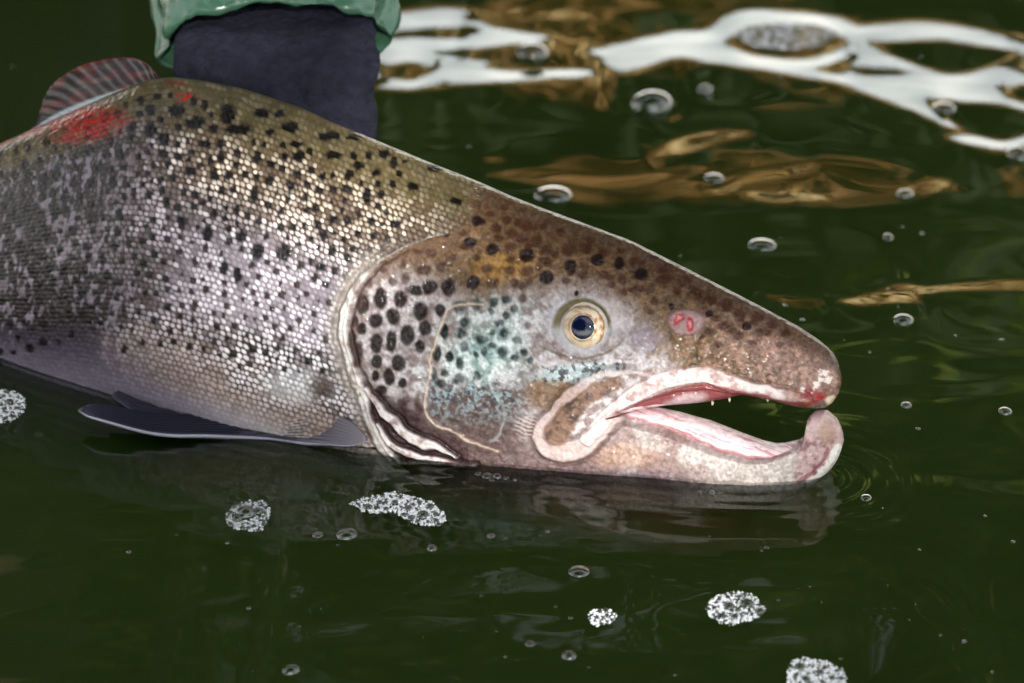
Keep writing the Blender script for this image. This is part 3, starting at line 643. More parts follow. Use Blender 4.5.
    strk = fbm(x / 40, (y - .36 * x) / 2.4, 97, 3)
    c = mix(c, mix(np.broadcast_to(C(238, 222, 224), x.shape + (3,)), C(206, 168, 172), sst(.45, .65, strk)), inl * .95)
    dn, fn = pline([(619,412),(640,420),(676,430),(701,441),(727,451),(752,458),(772,458),(790,452)], x, y)
    c = mix(c, C(160, 100, 104), sst(2.4, .6, dn) * .65)
    ky = sst(792, 806, x + (n2 - .5) * 14) * sst(405, 410, y) * (y > 404) * sst(485, 478, y)
    kc = mix(np.broadcast_to(C(208, 184, 182), x.shape + (3,)), C(146, 112, 112), sst(.42, .78, n2) * sst(425, 445, y)); kc = mix(kc, C(178, 150, 128), sst(1, .4, np.hypot((x - 828) / 12, (y - 432) / 16)) * .6)
    c = mix(c, kc, ky * (y > gbot(np.clip(x, XJ, XW)) - 3)); 
    wt = sst(6.5, 4.0, pline([(838,450),(832,464),(820,477),(812,484)], x, y)[0] + (n2 - .5) * 5) * (y > 404); c = mix(c, C(242, 238, 232), wt * .9)
    mag = sst(2.6, .8, pline([(800,481),(812,474),(822,462),(828,448)], x, y)[0] + (n2 - .5) * 4); c = mix(c, C(150, 88, 100), mag * .65)
    utip = sst(1, .6, np.hypot((x - 833) / 9, (y - 400) / 6)) * (y < 409); c = mix(c, C(236, 222, 200), utip * .9)
    rs = sst(1, .5, np.hypot((x - 821) / 6, (y - 396) / 2.5)); c = mix(c, C(170, 34, 42), rs * .8)
    c = c * (1 - hd * (1 - (.86 + .28 * n3)))[..., None]
    # eye socket rim and nostril
    er = np.hypot(x0 - 583, (y0 - 327) * 1.0) + (n2 - .5) * 2; ang = np.arctan2(-(y - 327), x - 583)
    lid = sst(31, 27, er) * sst(-.35, .15, np.sin(ang - .1)) ; c = mix(c, C(112, 100, 52), lid * .85 * sst(20, 23, er))
    ll, _ = pline(spline([(544,347),(556,353),(572,357),(590,357),(608,351),(622,343)]), x, y); c = mix(c, C(84, 72, 36), sst(2.2, .4, ll + (n2 - .5) * 2.2) * .55)
    c = mix(c, C(206, 204, 206), sst(31, 27, er) * sst(.2, -.2, np.sin(ang)) * .6)
    no = np.hypot((x - 687) / 19, (y - 321) / 13); c = mix(c, C(176, 152, 156), sst(1.05, .75, no) * .7); c = mix(c, C(120, 96, 98), sst(.16, .05, np.abs(no - 1)) * .5)
    nr = np.minimum(np.hypot((x - 680 + (y - 318) * .5) / 7, (y - 318) / 7), np.hypot((x - 691) / 4.5, (y - 323) / 9)); c = mix(c, C(176, 70, 76), sst(1.1, .5, nr + (n3 - .5) * .9) * .85); c = mix(c, C(226, 176, 178), sst(.55, .1, nr + (n3 - .5) * .8) * .7)
    # ----- relief (outline units) -----
    rel = (1 - hd) * scale_rel
    rel = rel + hd * 5.0 + rim * 3.6 - sst(5, 0, np.abs(dop - rw - 4.5)) * (x < xb) * sst(.1, .3, fop) * 4.2 - sst(4, 0, np.abs(dop - rw - 2.5)) * (x > xb) * sst(.05, .2, fop) * 2.0
    rel = rel + r1 * 4.0 + r2 * 3.2 - 2.6 * sst(3.5, 0, np.abs(d1 - w1 - 3)) * (x > xb) - 2.2 * sst(3, 0, np.abs(d2 - w2 - 2.5)) + r3 * 1.6 + r4 * .7 - sst(9, 3, np.abs(d3 - 5)) * .5
    rel = rel + np.clip(mr, 0, 1) * 2.8 + np.clip(lip, 0, 1) * 3.0 + inside * 1.2 - 2.4 * sst(3.5, 0, np.abs(dm - mo - 3)) * sst(0, .1, fm) * (ds > 12) * (dl > 9) - 1.6 * sst(2.5, 0, np.abs(dl - 9.5)) * sst(.1, .25, fl)
    rel = rel - 3.0 * sst(33, 25, er) + 2.4 * sst(6, 0, np.abs(er - 31)) - .7 * sst(3, 0, ll)
    rel = rel + 1.8 * sst(1.1, .6, no) - 2.4 * sst(1, .4, nr) + 1.0 * scar - 1.2 * sst(2.6, .8, dn) + .8 * wt
    rel = rel + hd * ((n2 - .5) * 2.2 + (n3 - .5) * .8)
    met = np.clip((1 - hd) * metal_b + hd * .12 * tq, 0, 1)
    c = np.clip(c, 0.003, 0.92); lum = c.mean(-1, keepdims=True); c = lum + (c - lum) * 1.04
    c = np.clip(c, .003, .92) ** 1.26
    return c, rel, met

def cosd(n): return (1 - np.cos(np.linspace(0, math.pi, n))) / 2
def build_sheet(part, cols, fr, detail):
    """cols (nc,), fr(nr,nc) fractions 0..1 down the interval"""
    PXc = np.broadcast_to(cols, fr.shape)
    if part == 'L': a, b = dors(cols), vent(cols)
    elif part == 'U': a, b = dors(cols), gtop(cols)
    else: a, b = gbot(cols), vent(cols)
    b = np.maximum(b, a + 0.05)
    PYc = a + (b - a) * fr
    return PXc.copy(), PYc
def fish_rows(nu, nw):
    U = np.linspace(0, 1, nu); U = 0.35 * U + 0.65 * cosd(nu)
    W = np.linspace(0, 1, nw); W = 0.35 * W + 0.65 * cosd(nw)
    a, b, g = float(dors(XJ)), float(vent(XJ)), 411.5
    B = np.concatenate([(g - a) / (b - a) * U, ((g - a) + (b - g) * W[1:]) / (b - a)])
    n = nu + nw - 1; A = 0.4 * np.linspace(0, 1, n) + 0.6 * cosd(n)
    return U, W, A, B
def sheets(nu, nw, cl, cu, cw):
    U, W, A, B = fish_rows(nu, nw)
    k = sst(420, XJ, cl); fl = A[:, None] * (1 - k) + B[:, None] * k
    return {'L': (cl, fl), 'U': (cu, np.repeat(U[:, None], len(cu), 1)), 'W': (cw, np.repeat(W[:, None], len(cw), 1))}
def tipcols(a, b, n_lin):
    lin_ = np.arange(a, b - 24, 1.0); t = np.linspace(0, 1, 46)[1:]; s = lin_[-1]
    return np.concatenate([lin_, s + (b - s) * np.sin(t * math.pi / 2)])
cl = np.concatenate([np.arange(-470, -24, 6.0), np.arange(-24, XJ, 1.0), [XJ]]); cu = tipcols(XJ, XU, 0); cw = tipcols(XJ, XW, 0)
def surf(part, PX, PY, side):
    T = thick(part, PX, PY); M = mid(PX, PY)
    P = M + side * NRM * (T * MM)[..., None]
    qx, qy = project(P)
    return P, qx, qy, T
allV, allF, allC, allM = [], [], [], []; off = 0
NU, NW = 250, 165
near = {}
for part, (c_, f_) in sheets(NU, NW, cl, cu, cw).items():
    PX, PY = build_sheet(part, c_, f_, True); P, qx, qy, T = surf(part, PX, PY, 1)
    top, bot = dors(c_), vent(c_)
    f = np.clip((PY - top) / (bot - top), 0, 1)
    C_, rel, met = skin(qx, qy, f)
    k = np.clip(T / 7.0, 0, 1)
    P = P + NRM * (rel * k * MM)[..., None]
    idx = np.arange(P[..., 0].size).reshape(P.shape[:2]) + off
    near[part] = (idx, c_)
    allV.append(P.reshape(-1, 3)); allC.append(C_.reshape(-1, 3)); allM.append(met.ravel()); off += P[..., 0].size
    allF.append(np.stack([idx[:-1, :-1], idx[1:, :-1], idx[1:, 1:], idx[:-1, 1:]], -1).reshape(-1, 4))
# weld the jaws to the head column
il, iu, iw = near['L'][0], near['U'][0], near['W'][0]
remap = {}
for k in range(NU): remap[iu[k, 0]] = il[k, -1]
for k in range(1, NW): remap[iw[k, 0]] = il[NU - 1 + k, -1]
remap[iw[0, 0]] = il[NU - 1, -1]
fu, fw = 28, 22
farU, farW, farA, farB = fish_rows(fu, fw)
far = {}
for part, (c_, f_) in sheets(fu, fw, cl, cu, cw).items():
    PX, PY = build_sheet(part, c_, f_, False); P, qx, qy, T = surf(part, PX, PY, -1)
    f = np.clip((PY - dors(c_)) / (vent(c_) - dors(c_)), 0, 1)
    C_, rel, met = skin(PX, PY, f)
    idx = np.arange(P[..., 0].size).reshape(P.shape[:2]) + off; ni = near[part][0]
    for k in range(len(c_)): remap[idx[0, k]] = remap.get(ni[0, k], ni[0, k]); remap[idx[-1, k]] = remap.get(ni[-1, k], ni[-1, k])
    far[part] = idx
    allV.append(P.reshape(-1, 3)); allC.append(C_.reshape(-1, 3)); allM.append(met.ravel()); off += P[..., 0].size
    allF.append(np.stack([idx[:-1, :-1], idx[:-1, 1:], idx[1:, 1:], idx[1:, :-1]], -1).reshape(-1, 4))
fl_, fu_, fw_ = far['L'], far['U'], far['W']
for k in range(1, fu): remap.setdefault(fu_[k, 0], fl_[k, -1])
for k in range(1, fw): remap.setdefault(fw_[k, 0], fl_[fu - 1 + k, -1])
V = np.concatenate(allV); F = np.concatenate(allF); C_ = np.concatenate(allC); M_ = np.concatenate(allM)
mp = np.arange(len(V)); 
for a, b in remap.items(): mp[a] = b
for _ in range(3): mp = mp[mp]
F = mp[F]
used = np.unique(F); inv = np.zeros(len(V), np.int64); inv[used] = np.arange(len(used))
V, C_, M_, F = V[used], C_[used], M_[used], inv[F]
good = (F[:, 0] != F[:, 1]) & (F[:, 1] != F[:, 2]) & (F[:, 2] != F[:, 3]) & (F[:, 3] != F[:, 0]); F = F[good]
fishskin = skin_mat('wet_trout_skin')
base_pt = mid(np.array(330.0), np.array(440.0))
trout = empty('trout'); tag(trout, 'large spotted brown trout lying at the water surface with its hooked jaws open', 'fish')
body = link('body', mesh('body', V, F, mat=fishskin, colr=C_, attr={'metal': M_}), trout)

# ---- point on the near flank under a given place of the outline picture
def flank(px, py, part='L', it=6):
    tx, ty = px, py; a, b = px, py
    for _ in range(it):
        P, qx, qy, T = surf(part, np.array([a]), np.array([b]), 1); a += tx - qx[0]; b += ty - qy[0]
    return P[0]

def dome_mesh0(nr, ns):
    V = []
    for k in range(nr):
        a = math.pi / 2 * (1 - k / (nr - 1) * 1.1)
        V += [(math.cos(a) * math.cos(t), math.cos(a) * math.sin(t), math.sin(a)) for t in np.linspace(0, 2 * math.pi, ns, endpoint=False)]
    i = np.arange(nr * ns).reshape(nr, ns); j = np.roll(i, -1, 1)
    return np.array(V), np.stack([i[:-1], i[1:], j[1:], j[:-1]], -1).reshape(-1, 4)
# ---- eye: eyeball with iris, pupil and clear cornea
ec = flank(583.0, 327.5)
zx = flank(603.0, 327.5) - flank(563.0, 327.5); zy = flank(583.0, 307.5) - flank(583.0, 347.5)
en = np.cross(zx, zy); en /= np.linalg.norm(en); en = 0.6 * en + 0.4 * NRM; en /= np.linalg.norm(en)
ex_ = zx - en * (zx @ en); ex_ /= np.linalg.norm(ex_); ey_ = np.cross(en, ex_)
def cap(r, hgt, lift, nr=26, ns=64, fcol=None, sq=1.0, cx=0, cy=0):
    V, Cc = [], []
    rr = np.linspace(0, 1, nr)
    for a in rr:
        th = np.linspace(0, 2 * math.pi, ns, endpoint=False)
        h = hgt * math.sqrt(max(0, 1 - (a * .97) ** 2)) + lift
        p = ec + MM * ((r * a * np.cos(th) + cx)[:, None] * ex_ + (r * a * sq * np.sin(th) + cy)[:, None] * ey_ + h * en)
        V.append(p)
        if fcol: Cc.append(fcol(a, th))
    V = np.concatenate(V); i = np.arange(nr * ns).reshape(nr, ns); j = np.roll(i, -1, 1)
    F = np.stack([i[:-1], i[1:], j[1:], j[:-1]], -1).reshape(-1, 4)
    return V, F, (np.concatenate(Cc) if fcol else None)
def iris(a, th):
    n = fbm(np.cos(th) * 4 + a * 7, np.sin(th) * 4 + a * 3, 41); c = np.zeros((len(th), 3)); r = a * 25
    gold = mix(np.broadcast_to(lin((232, 214, 186)), (len(th), 3)), lin((186, 128, 62)), sst(.45, .62, n) * (.3 + .7 * sst(-.3, .8, np.cos(th - .4))))
    c = gold
    c = mix(c, lin((150, 96, 40)), np.full(len(th), float(sst(12.0, 12.8, r) * sst(14.6, 13.6, r)) * .6))
    c = mix(c, lin((120, 92, 50)), np.full(len(th), float(sst(20.0, 20.8, r) * sst(22.4, 21.6, r)) * .7))
    c = mix(c, lin((222, 214, 206)), np.full(len(th), float(sst(22.2, 23.0, r)) * .9))
    return c
eyem = skin_mat('glossy_eye', 0.18, 1.0, 0.02)
v, f, c = cap(25, 9, -3.0, fcol=iris)
eye = link('eye', mesh('eye', v, f, mat=eyem, colr=c, attr={'metal': np.full(len(v), .15)}), trout)
eye['label'] = 'round golden eye with a dark blue pupil'
pupm = pmat('dark_blue_pupil', (0.003, 0.008, 0.040), 0.12, 0.3, coat=0.3)
v, f, _ = cap(11.4, 2.6, 5.3, 12, 48, cx=.5, cy=.3, sq=1.04)
link('pupil', mesh('pupil', v, f, mat=pupm), eye)
cm, _, _ = film_mat('clear_cornea', 1.30, 1.0)
v, f, _ = cap(22.5, 10.2, -2.0, 20, 56)
link('cornea', mesh('cornea', v, f, mat=cm), eye)

# ---- fins
def fin_mesh(name, outline, base, place, colour, nray, parent, mat, thick_m=0.0006, n=70, amp=.0004):
    """sheet between two edge curves: outline[0] and outline[1], both running base -> tip"""
    A = spline(outline[0], 14); B = spline(outline[1], 14)
    def res(p, n):
        L = np.concatenate([[0], np.cumsum(np.hypot(*np.diff(p, axis=0).T))]); t = np.linspace(0, L[-1], n); return np.stack([np.interp(t, L, p[:, 0]), np.interp(t, L, p[:, 1])], -1)
    A, B = res(A, n), res(B, n); m = nray * 6
    s = np.linspace(0, 1, m)[:, None, None]; Q = A[None] * (1 - s) + B[None] * s
    P = place(Q[..., 0], Q[..., 1]); U = np.linspace(0, 1, n)[None] * np.ones((m, 1)); S = s[..., 0] * np.ones((1, n))
    ridge = np.cos(S * nray * 2 * math.pi)
    nv = np.cross(np.gradient(P, axis=1), np.gradient(P, axis=0)); nv /= np.linalg.norm(nv, axis=-1)[..., None] + 1e-12
    th = (thick_m * (1 - .6 * U) + amp * ridge * (1 - .5 * U) * sst(0, .3, U))[..., None]
    Vt = P + nv * th; Vb = P - nv * th
    cc = colour(S, U, ridge, Q)
    i = np.arange(m * n).reshape(m, n); o = m * n
    F = [np.stack([i[:-1, :-1], i[:-1, 1:], i[1:, 1:], i[1:, :-1]], -1).reshape(-1, 4), np.stack([i[:-1, :-1], i[1:, :-1], i[1:, 1:], i[:-1, 1:]], -1).reshape(-1, 4) + o]
    bd = np.concatenate([i[0, :], i[1:, -1], i[-1, -2::-1], i[-2:0:-1, 0]]); nx = np.roll(bd, -1)
    F.append(np.stack([bd, bd + o, nx + o, nx], -1))
    return link(name, mesh(name, np.concatenate([Vt.reshape(-1, 3), Vb.reshape(-1, 3)]), np.concatenate(F), mat=mat, colr=np.concatenate([cc.reshape(-1, 3)] * 2), attr={'metal': np.zeros(2 * m * n)}), parent)
finm = skin_mat('wet_fin', 0.35, 0.4, 0.05)
def pect_place(px, py):
    G = ground(px, py, 0.0016); 
    Fl = flank(348.0, 432.0); k = sst(285, 352, px)[..., None]
    lift = 0.0015 * np.sin(px / 60.0) + 0.0022 * sst(160, 90, px)
    G = G + np.stack([0 * px, 0 * px, lift], -1)
    d = ray(px, py); tb = ((Fl + NRM * 0.003 - CAM) @ NRM) / (d @ NRM); Bp = CAM + d * tb[..., None]
    P = G * (1 - k) + Bp * k
    # stay clear of the flank: lie on it where it rises above the water
    S_ = mid(px, py) + NRM * ((thick('L', px, py) + 5.0) * MM)[..., None]
    tp = (P - CAM) @ FWD; tsf = (S_ - CAM) @ FWD; q = np.minimum(tp, tsf - .0012)
    return CAM + (P - CAM) * (q / tp)[..., None]
def pect_col(S, U, ridge, Q):
    n = fbm(Q[..., 0] / 14, Q[..., 1] / 4, 23)
    c = mix(np.broadcast_to(lin((80, 78, 94)), S.shape + (3,)), lin((36, 36, 50)), sst(.2, .55, U + (n - .5) * .3))
    c = mix(c, lin((124, 116, 122)), sst(.22, .02, U) * .8); c = mix(c, lin((150, 150, 164)), sst(.90, 1.0, S) * .8)
    return c * (0.78 + .22 * ridge * sst(.05, .4, U))[..., None]
fin = fin_mesh('pectoral_fin', ([(366,436),(350,421),(326,411),(306,412),(272,416),(230,414),(180,416),(131,416),(95,415),(84,417)], [(367,441),(352,446),(330,445),(292,439),(259,435),(209,435),(170,437),(126,434),(92,428),(79,421)]), None, pect_place, pect_col, 9, trout, finm)
fin['label'] = 'slate grey pectoral fin spread on the water'
def pect2_place(px, py): 
    P = pect_place(px, py); P = CAM + (P - CAM) * 1.0022; return P
def pect2_col(S, U, ridge, Q):
    c = np.broadcast_to(lin((46, 44, 58)), S.shape + (3,)) * (0.85 + .15 * ridge)[..., None]; return c
fin_mesh('fin_lobe', ([(290,413),(246,407),(199,399),(160,395),(128,396),(114,402)], [(290,419),(246,420),(199,420),(160,420),(134,416),(113,406)]), None, pect2_place, pect2_col, 6, fin, finm)
def dors_place(px, py):
    M = mid(px, py); yb = interp([(30,126),(57,114),(110,96),(158,78)], px); up = np.clip(yb - py, 0, 80)
    return M - NRM * (up * MM * (.35 + .004 * up))[..., None]
def dors_col(S, U, ridge, Q):
    n = fbm(Q[..., 0] / 20, Q[..., 1] / 6, 29)
    c = mix(np.broadcast_to(lin((34, 29, 32)), S.shape + (3,)), lin((66, 56, 52)), sst(.45, .7, n)); c = mix(c, lin((150, 30, 34)), sst(.50, .75, fbm(Q[..., 0] / 14, Q[..., 1] / 9, 31)) * .18)
    c = mix(c, lin((120, 30, 34)), sst(.93, 1, U) * .35)
    c = mix(c, lin((176, 186, 192)), sst(.20, .12, U) * .85)
    return c * (.96 + .04 * ridge)[..., None]
def arc_fin(name, base, edge, place, colf, nray, label):
    """fin between its base line and its free edge, rays running from one to the other"""
    A = spline(base, 10); B = spline(edge, 10)
    return fin_mesh_rc(name, A, B, place, colf, nray, label)
def fin_mesh_rc(name, A, B, place, colf, nray, label):
    def res(p, n):
        L = np.concatenate([[0], np.cumsum(np.hypot(*np.diff(p, axis=0).T))]); t = np.linspace(0, L[-1], n); return np.stack([np.interp(t, L, p[:, 0]), np.interp(t, L, p[:, 1])], -1)
    m = nray * 6; n = 40; A, B = res(A, m), res(B, m); u = np.linspace(0, 1, n)[None, :, None]; Q = A[:, None] * (1 - u) + B[:, None] * u
    P = place(Q[..., 0], Q[..., 1]); S = np.linspace(0, 1, m)[:, None] * np.ones((1, n)); U = u[..., 0] * np.ones((m, 1)); ridge = np.cos((S + .25 * U) * nray * 2 * math.pi + 2.5 * fbm(S * 9, U * 2, 71, 2))
    th = ((.0005 * (1 - .5 * U)) + .0003 * ridge)[..., None]; Vt = P + NRM * th; Vb = P - NRM * th; cc = colf(S, U, ridge, Q)
    i = np.arange(m * n).reshape(m, n); o = m * n
    F = [np.stack([i[:-1, :-1], i[:-1, 1:], i[1:, 1:], i[1:, :-1]], -1).reshape(-1, 4), np.stack([i[:-1, :-1], i[1:, :-1], i[1:, 1:], i[:-1, 1:]], -1).reshape(-1, 4) + o]
    bd = np.concatenate([i[0, :], i[1:, -1], i[-1, -2::-1], i[-2:0:-1, 0]]); nx = np.roll(bd, -1); F.append(np.stack([bd, bd + o, nx + o, nx], -1))
    ob = link(name, mesh(name, np.concatenate([Vt.reshape(-1, 3), Vb.reshape(-1, 3)]), np.concatenate(F), mat=finm, colr=np.concatenate([cc.reshape(-1, 3)] * 2), attr={'metal': np.zeros(2 * m * n)}), trout)
    if label: ob['label'] = label
    return ob
arc_fin('dorsal_fin', [(30,132),(57,120),(110,100),(160,84)], [(36,122),(39,108),(41,96),(50,81),(72,66),(99,59),(125,57.5),(143,63),(154,72),(161,80)], dors_place, dors_col, 13, 'dusky rounded dorsal fin with red streaks')
arc_fin('tail_fin', [(-455,336),(-458,365),(-455,392)], [(-600,270),(-575,320),(-568,365),(-575,410),(-600,455)], lambda a, b: mid(a, b), lambda S, U, r, Q: np.broadcast_to(lin((70, 62, 58)), S.shape + (3,)) * (.8 + .2 * r)[..., None], 12, None)
# clear beads added to the skin to stand in for wet glints
dropm, _, _ = film_mat('glint_bead', 1.33, 1.0, rough=0.10)
gd = np.random.default_rng(21); DR = [(668,356,3),(683,351,2.6),(693,366,3.2),(699,372,3),(745,372,3),(752,365,3.4),(757,383,2.6),(771,378,4),(777,371,3.2),(788,371,2.8),(790,378,2.6),(612,344,2.6),(604,348,2.4),(768,385,2.4),(733,360,2.2),(720,366,2.4),(654,362,2.2)]
for _ in range(70):
    k_ = gd.integers(0, 5)
    if k_ == 0: q_ = (gd.uniform(640, 800), gd.uniform(345, 386))
    elif k_ == 1: q_ = (gd.uniform(640, 800), gd.uniform(462, 484))
    elif k_ == 2: q_ = (gd.uniform(470, 640), gd.uniform(455, 474))
    elif k_ == 3: q_ = (gd.uniform(560, 640), gd.uniform(356, 372))
    else: q_ = (gd.uniform(420, 620), gd.uniform(300, 450))
    DR.append((q_[0], q_[1], gd.uniform(1.2, 2.8)))
BV, BF = dome_mesh0(7, 12); Vb_, Fb_, ob_ = [], [], 0
for (qx_, qy_, r_) in DR:
    pt_ = 'L' if qx_ < XJ else ('U' if qy_ < 404 else 'W')
    try:
        P0_ = flank(qx_, qy_, pt_); Pa_ = flank(qx_ + 3, qy_, pt_); Pb_ = flank(qx_, qy_ - 3, pt_)
    except Exception: continue
    n_ = np.cross(Pa_ - P0_, Pb_ - P0_); n_ /= np.linalg.norm(n_) + 1e-15
    if not np.isfinite(n_).all(): continue
    a_ = (Pa_ - P0_) / np.linalg.norm(Pa_ - P0_); b_ = np.cross(n_, a_); rr_ = r_ * MM
    P0_ = P0_ + n_ * (4.6 * MM)
    Vb_.append(P0_ + (BV[:, :1] * a_ * gd.uniform(.9, 1.5) + BV[:, 1:2] * b_ + BV[:, 2:] * n_ * .55) * rr_); Fb_.append(BF + ob_); ob_ += len(BV)
wb_ = link('glint_beads', mesh('glint_beads', np.concatenate(Vb_), np.concatenate(Fb_), mat=dropm), trout); wb_['kind'] = 'stuff'
# teeth along the gum
toothm = pmat('ivory_tooth', (0.55, 0.50, 0.42), 0.25)
def cone(p, d, r, h, seg=8):
    d = d / np.linalg.norm(d); a = np.cross(d, [0.3, 0.9, 0.2]); a /= np.linalg.norm(a); b = np.cross(d, a)
    th = np.linspace(0, 2 * math.pi, seg, endpoint=False); V = []
    for q, s in ((-.3, 1), (.25, .9), (.6, .6), (.9, .25), (1.0, .03)): V.append(p + d * h * q + r * s * (np.cos(th)[:, None] * a + np.sin(th)[:, None] * b))
    V = np.concatenate(V); i = np.arange(5 * seg).reshape(5, seg); j = np.roll(i, -1, 1); return V, np.stack([i[:-1], j[:-1], j[1:], i[1:]], -1).reshape(-1, 4)
for (tx, ty) in ((714, 401.8), (731, 398.5), (769, 398.4)):
    P = mid(np.array(tx), np.array(ty)) + NRM * 8 * MM
    link('tooth', mesh('tooth', *cone(P, np.array([0, -.1, -1.0]), .00045, .0010), mat=toothm), trout)

# ------------------------------------------------------------------ the angler's arm
person = empty('person'); tag(person, 'person in a green waterproof sleeve and dark navy glove gripping the trout back', 'person')
glove_m = pmat('navy_fleece_glove', (0.002, 0.002, 0.005), 0.95, 0.15, noise=(0.026, 0.026, 0.044), scale=260, bump=0.8, bscale=500)
sleeve_m = pmat('green_rubberised_sleeve', (0.022, 0.062, 0.036), 0.20, 0.5, noise=(0.05, 0.115, 0.074), scale=38, bump=0.5, bscale=70)
def at_depth(px, py, dep):
    return CAM + ray(np.array(float(px)), np.array(float(py))) * dep
D0 = float(((mid(np.array(276.0), np.array(100.0)) - CAM) @ FWD)) + 0.045
def ring(c, ax, ay, rx, ry, ns, k=2.4, fn=None):
    th = np.linspace(0, 2 * math.pi, ns, endpoint=False); cs, sn = np.cos(th), np.sin(th)
    r = (np.abs(cs) ** k + np.abs(sn) ** k) ** (-1 / k)
    if fn is not None: r = r * fn(th)
    return c + (rx * r * cs)[:, None] * ax + (ry * r * sn)[:, None] * ay
def loft(rings, caps=True):
    V = np.concatenate(rings); n, s = len(rings), len(rings[0]); i = np.arange(n * s).reshape(n, s); j = np.roll(i, -1, 1)
    F = [tuple(q) for q in np.stack([i[:-1], j[:-1], j[1:], i[1:]], -1).reshape(-1, 4)]
    if caps: F.append(tuple(i[0][::-1])); F.append(tuple(i[-1]))
    return V, F
px2m = D0 / FPX
back = np.array([0, .8, .6]); 
parts = []
# back of the hand coming out of the sleeve and bending down behind the fish
H = [(279, -70, .075, 82, 46), (278, -25, .045, 88, 48), (277, 22, .012, 99, 44), (277, 62, 0.0, 101, 40), (277, 105, .0, 99, 36), (277, 145, .004, 96, 34), (277, 190, .010, 92, 32), (277, 225, .014, 84, 26), (277, 240, .016, 60, 14)]
rings = []
for (a, b, dd, rx, ry) in H: rings.append(ring(at_depth(a, b, D0 + dd), RGT, (FWD * .9 + UPV * .42) / np.linalg.norm(FWD * .9 + UPV * .42), rx * px2m, ry * px2m, 40, 2.6, (lambda q: lambda th: 1 + .035 * np.sin(2 * th + q / 30) + .03 * np.sin(5 * th + q / 17) + .02 * np.sin(9 * th - q / 23))(b)))
Vg, Fg = loft(rings)
gv = [tuple(p) for p in Vg]; gf = list(Fg)
def add_finger(path, rad):
    o = len(gv); V, F = tube(path, rad, 12); gv.extend(map(tuple, V)); gf.extend([tuple(int(q) + o for q in f) for f in F])
    gf.append(tuple(range(o + 11, o - 1, -1))); gf.append(tuple(range(o + len(V) - 12, o + len(V))))
for k, (fx, ln) in enumerate(((205, .92), (252, 1.05), (300, 1.0), (348, .80))):
    p = [at_depth(fx, 205, D0 + .012), at_depth(fx, 260, D0 + .016), at_depth(fx - 2, 330, D0 + .010 * ln), at_depth(fx - 4, 330 + 55 * ln, D0 - .004), at_depth(fx - 4, 330 + 85 * ln, D0 - .018)]
    add_finger(p, [.0098, .0100, .0093, .0086, .0065])
add_finger([at_depth(196, 150, D0 + .004), at_depth(168, 190, D0 + .008), at_depth(152, 240, D0 + .010), at_depth(148, 285, D0 + .006), at_depth(150, 305, D0 + .003)], [.012, .0115, .0108, .0098, .007])
gm = bpy.data.meshes.new('glove'); gm.from_pydata(gv, [], gf); gm.materials.append(glove_m)
glove = link('glove', gm, person)
rm = glove.modifiers.new('merge', 'REMESH'); rm.mode = 'VOXEL'; rm.voxel_size = 0.0018; rm.use_smooth_shade = True
sm = glove.modifiers.new('soften', 'SMOOTH'); sm.iterations = 6; sm.factor = 0.5
# sleeve: cuff mouth around the wrist, running up and away to the elbow
cc0 = at_depth(270, 29, D0 + .022)
ax_dir = np.array([-.10, .80, .59]); ax_dir /= np.linalg.norm(ax_dir)
sa = RGT - ax_dir * (RGT @ ax_dir); sa /= np.linalg.norm(sa); sb = np.cross(ax_dir, sa)
rr0 = []
def wob(k): return lambda th: 1 + .05 * np.sin(3 * th + 1.1 + k) + .035 * np.sin(7 * th + 2 * k) + .02 * np.sin(11 * th - k)
prof = [(.006, .92), (-.004, .93), (-.007, .965), (-.004, 1.0), (.004, 1.02), (.02, 1.0), (.05, 1.03), (.09, 1.02), (.15, 1.10), (.24, 1.16), (.34, 1.22)]
for q, (t, s) in enumerate(prof):
    rr0.append(ring(cc0 + ax_dir * t, sa, sb, 118 * px2m * s, 72 * px2m * s * (1 + .3 * min(t, .2)), 72, 2.2, wob(t * 12)))
c1 = cc0 + ax_dir * .34; up2 = np.array([-.25, .25, .93]); up2 /= np.linalg.norm(up2)
for q, t in enumerate((.07, .16, .26)):
    a2 = ax_dir * (1 - (q + 1) / 3) + up2 * (q + 1) / 3; c1 = c1 + a2 / np.linalg.norm(a2) * .09
    a3 = RGT - a2 * (RGT @ a2) / (a2 @ a2); a3 /= np.linalg.norm(a3); b3 = np.cross(a2 / np.linalg.norm(a2), a3)
    rr0.append(ring(c1, a3, b3, .060, .056, 72, 2.1, wob(4 + t * 10)))
Vs, Fs = loft(rr0, caps=False); Fs.append(tuple(range(len(Vs) - 72, len(Vs))))
smh = bpy.data.meshes.new('jacket_sleeve'); smh.from_pydata([tuple(p) for p in Vs], [], Fs); smh.materials.append(sleeve_m)
smh.polygons.foreach_set('use_smooth', np.ones(len(smh.polygons), bool))
slv = link('jacket_sleeve', smh, person)
def crumple(o, size, strength, sub):
    if sub: m_ = o.modifiers.new('refine', 'SUBSURF'); m_.levels = sub; m_.render_levels = sub
    tx = bpy.data.textures.new(o.name + '_folds', 'CLOUDS'); tx.noise_scale = size; tx.noise_depth = 3
    m_ = o.modifiers.new('folds', 'DISPLACE'); m_.texture = tx; m_.strength = strength; m_.mid_level = 0.5; m_.texture_coords = 'LOCAL'
crumple(slv, 0.022, 0.011, 2); crumple(glove, 0.016, 0.006, 0)

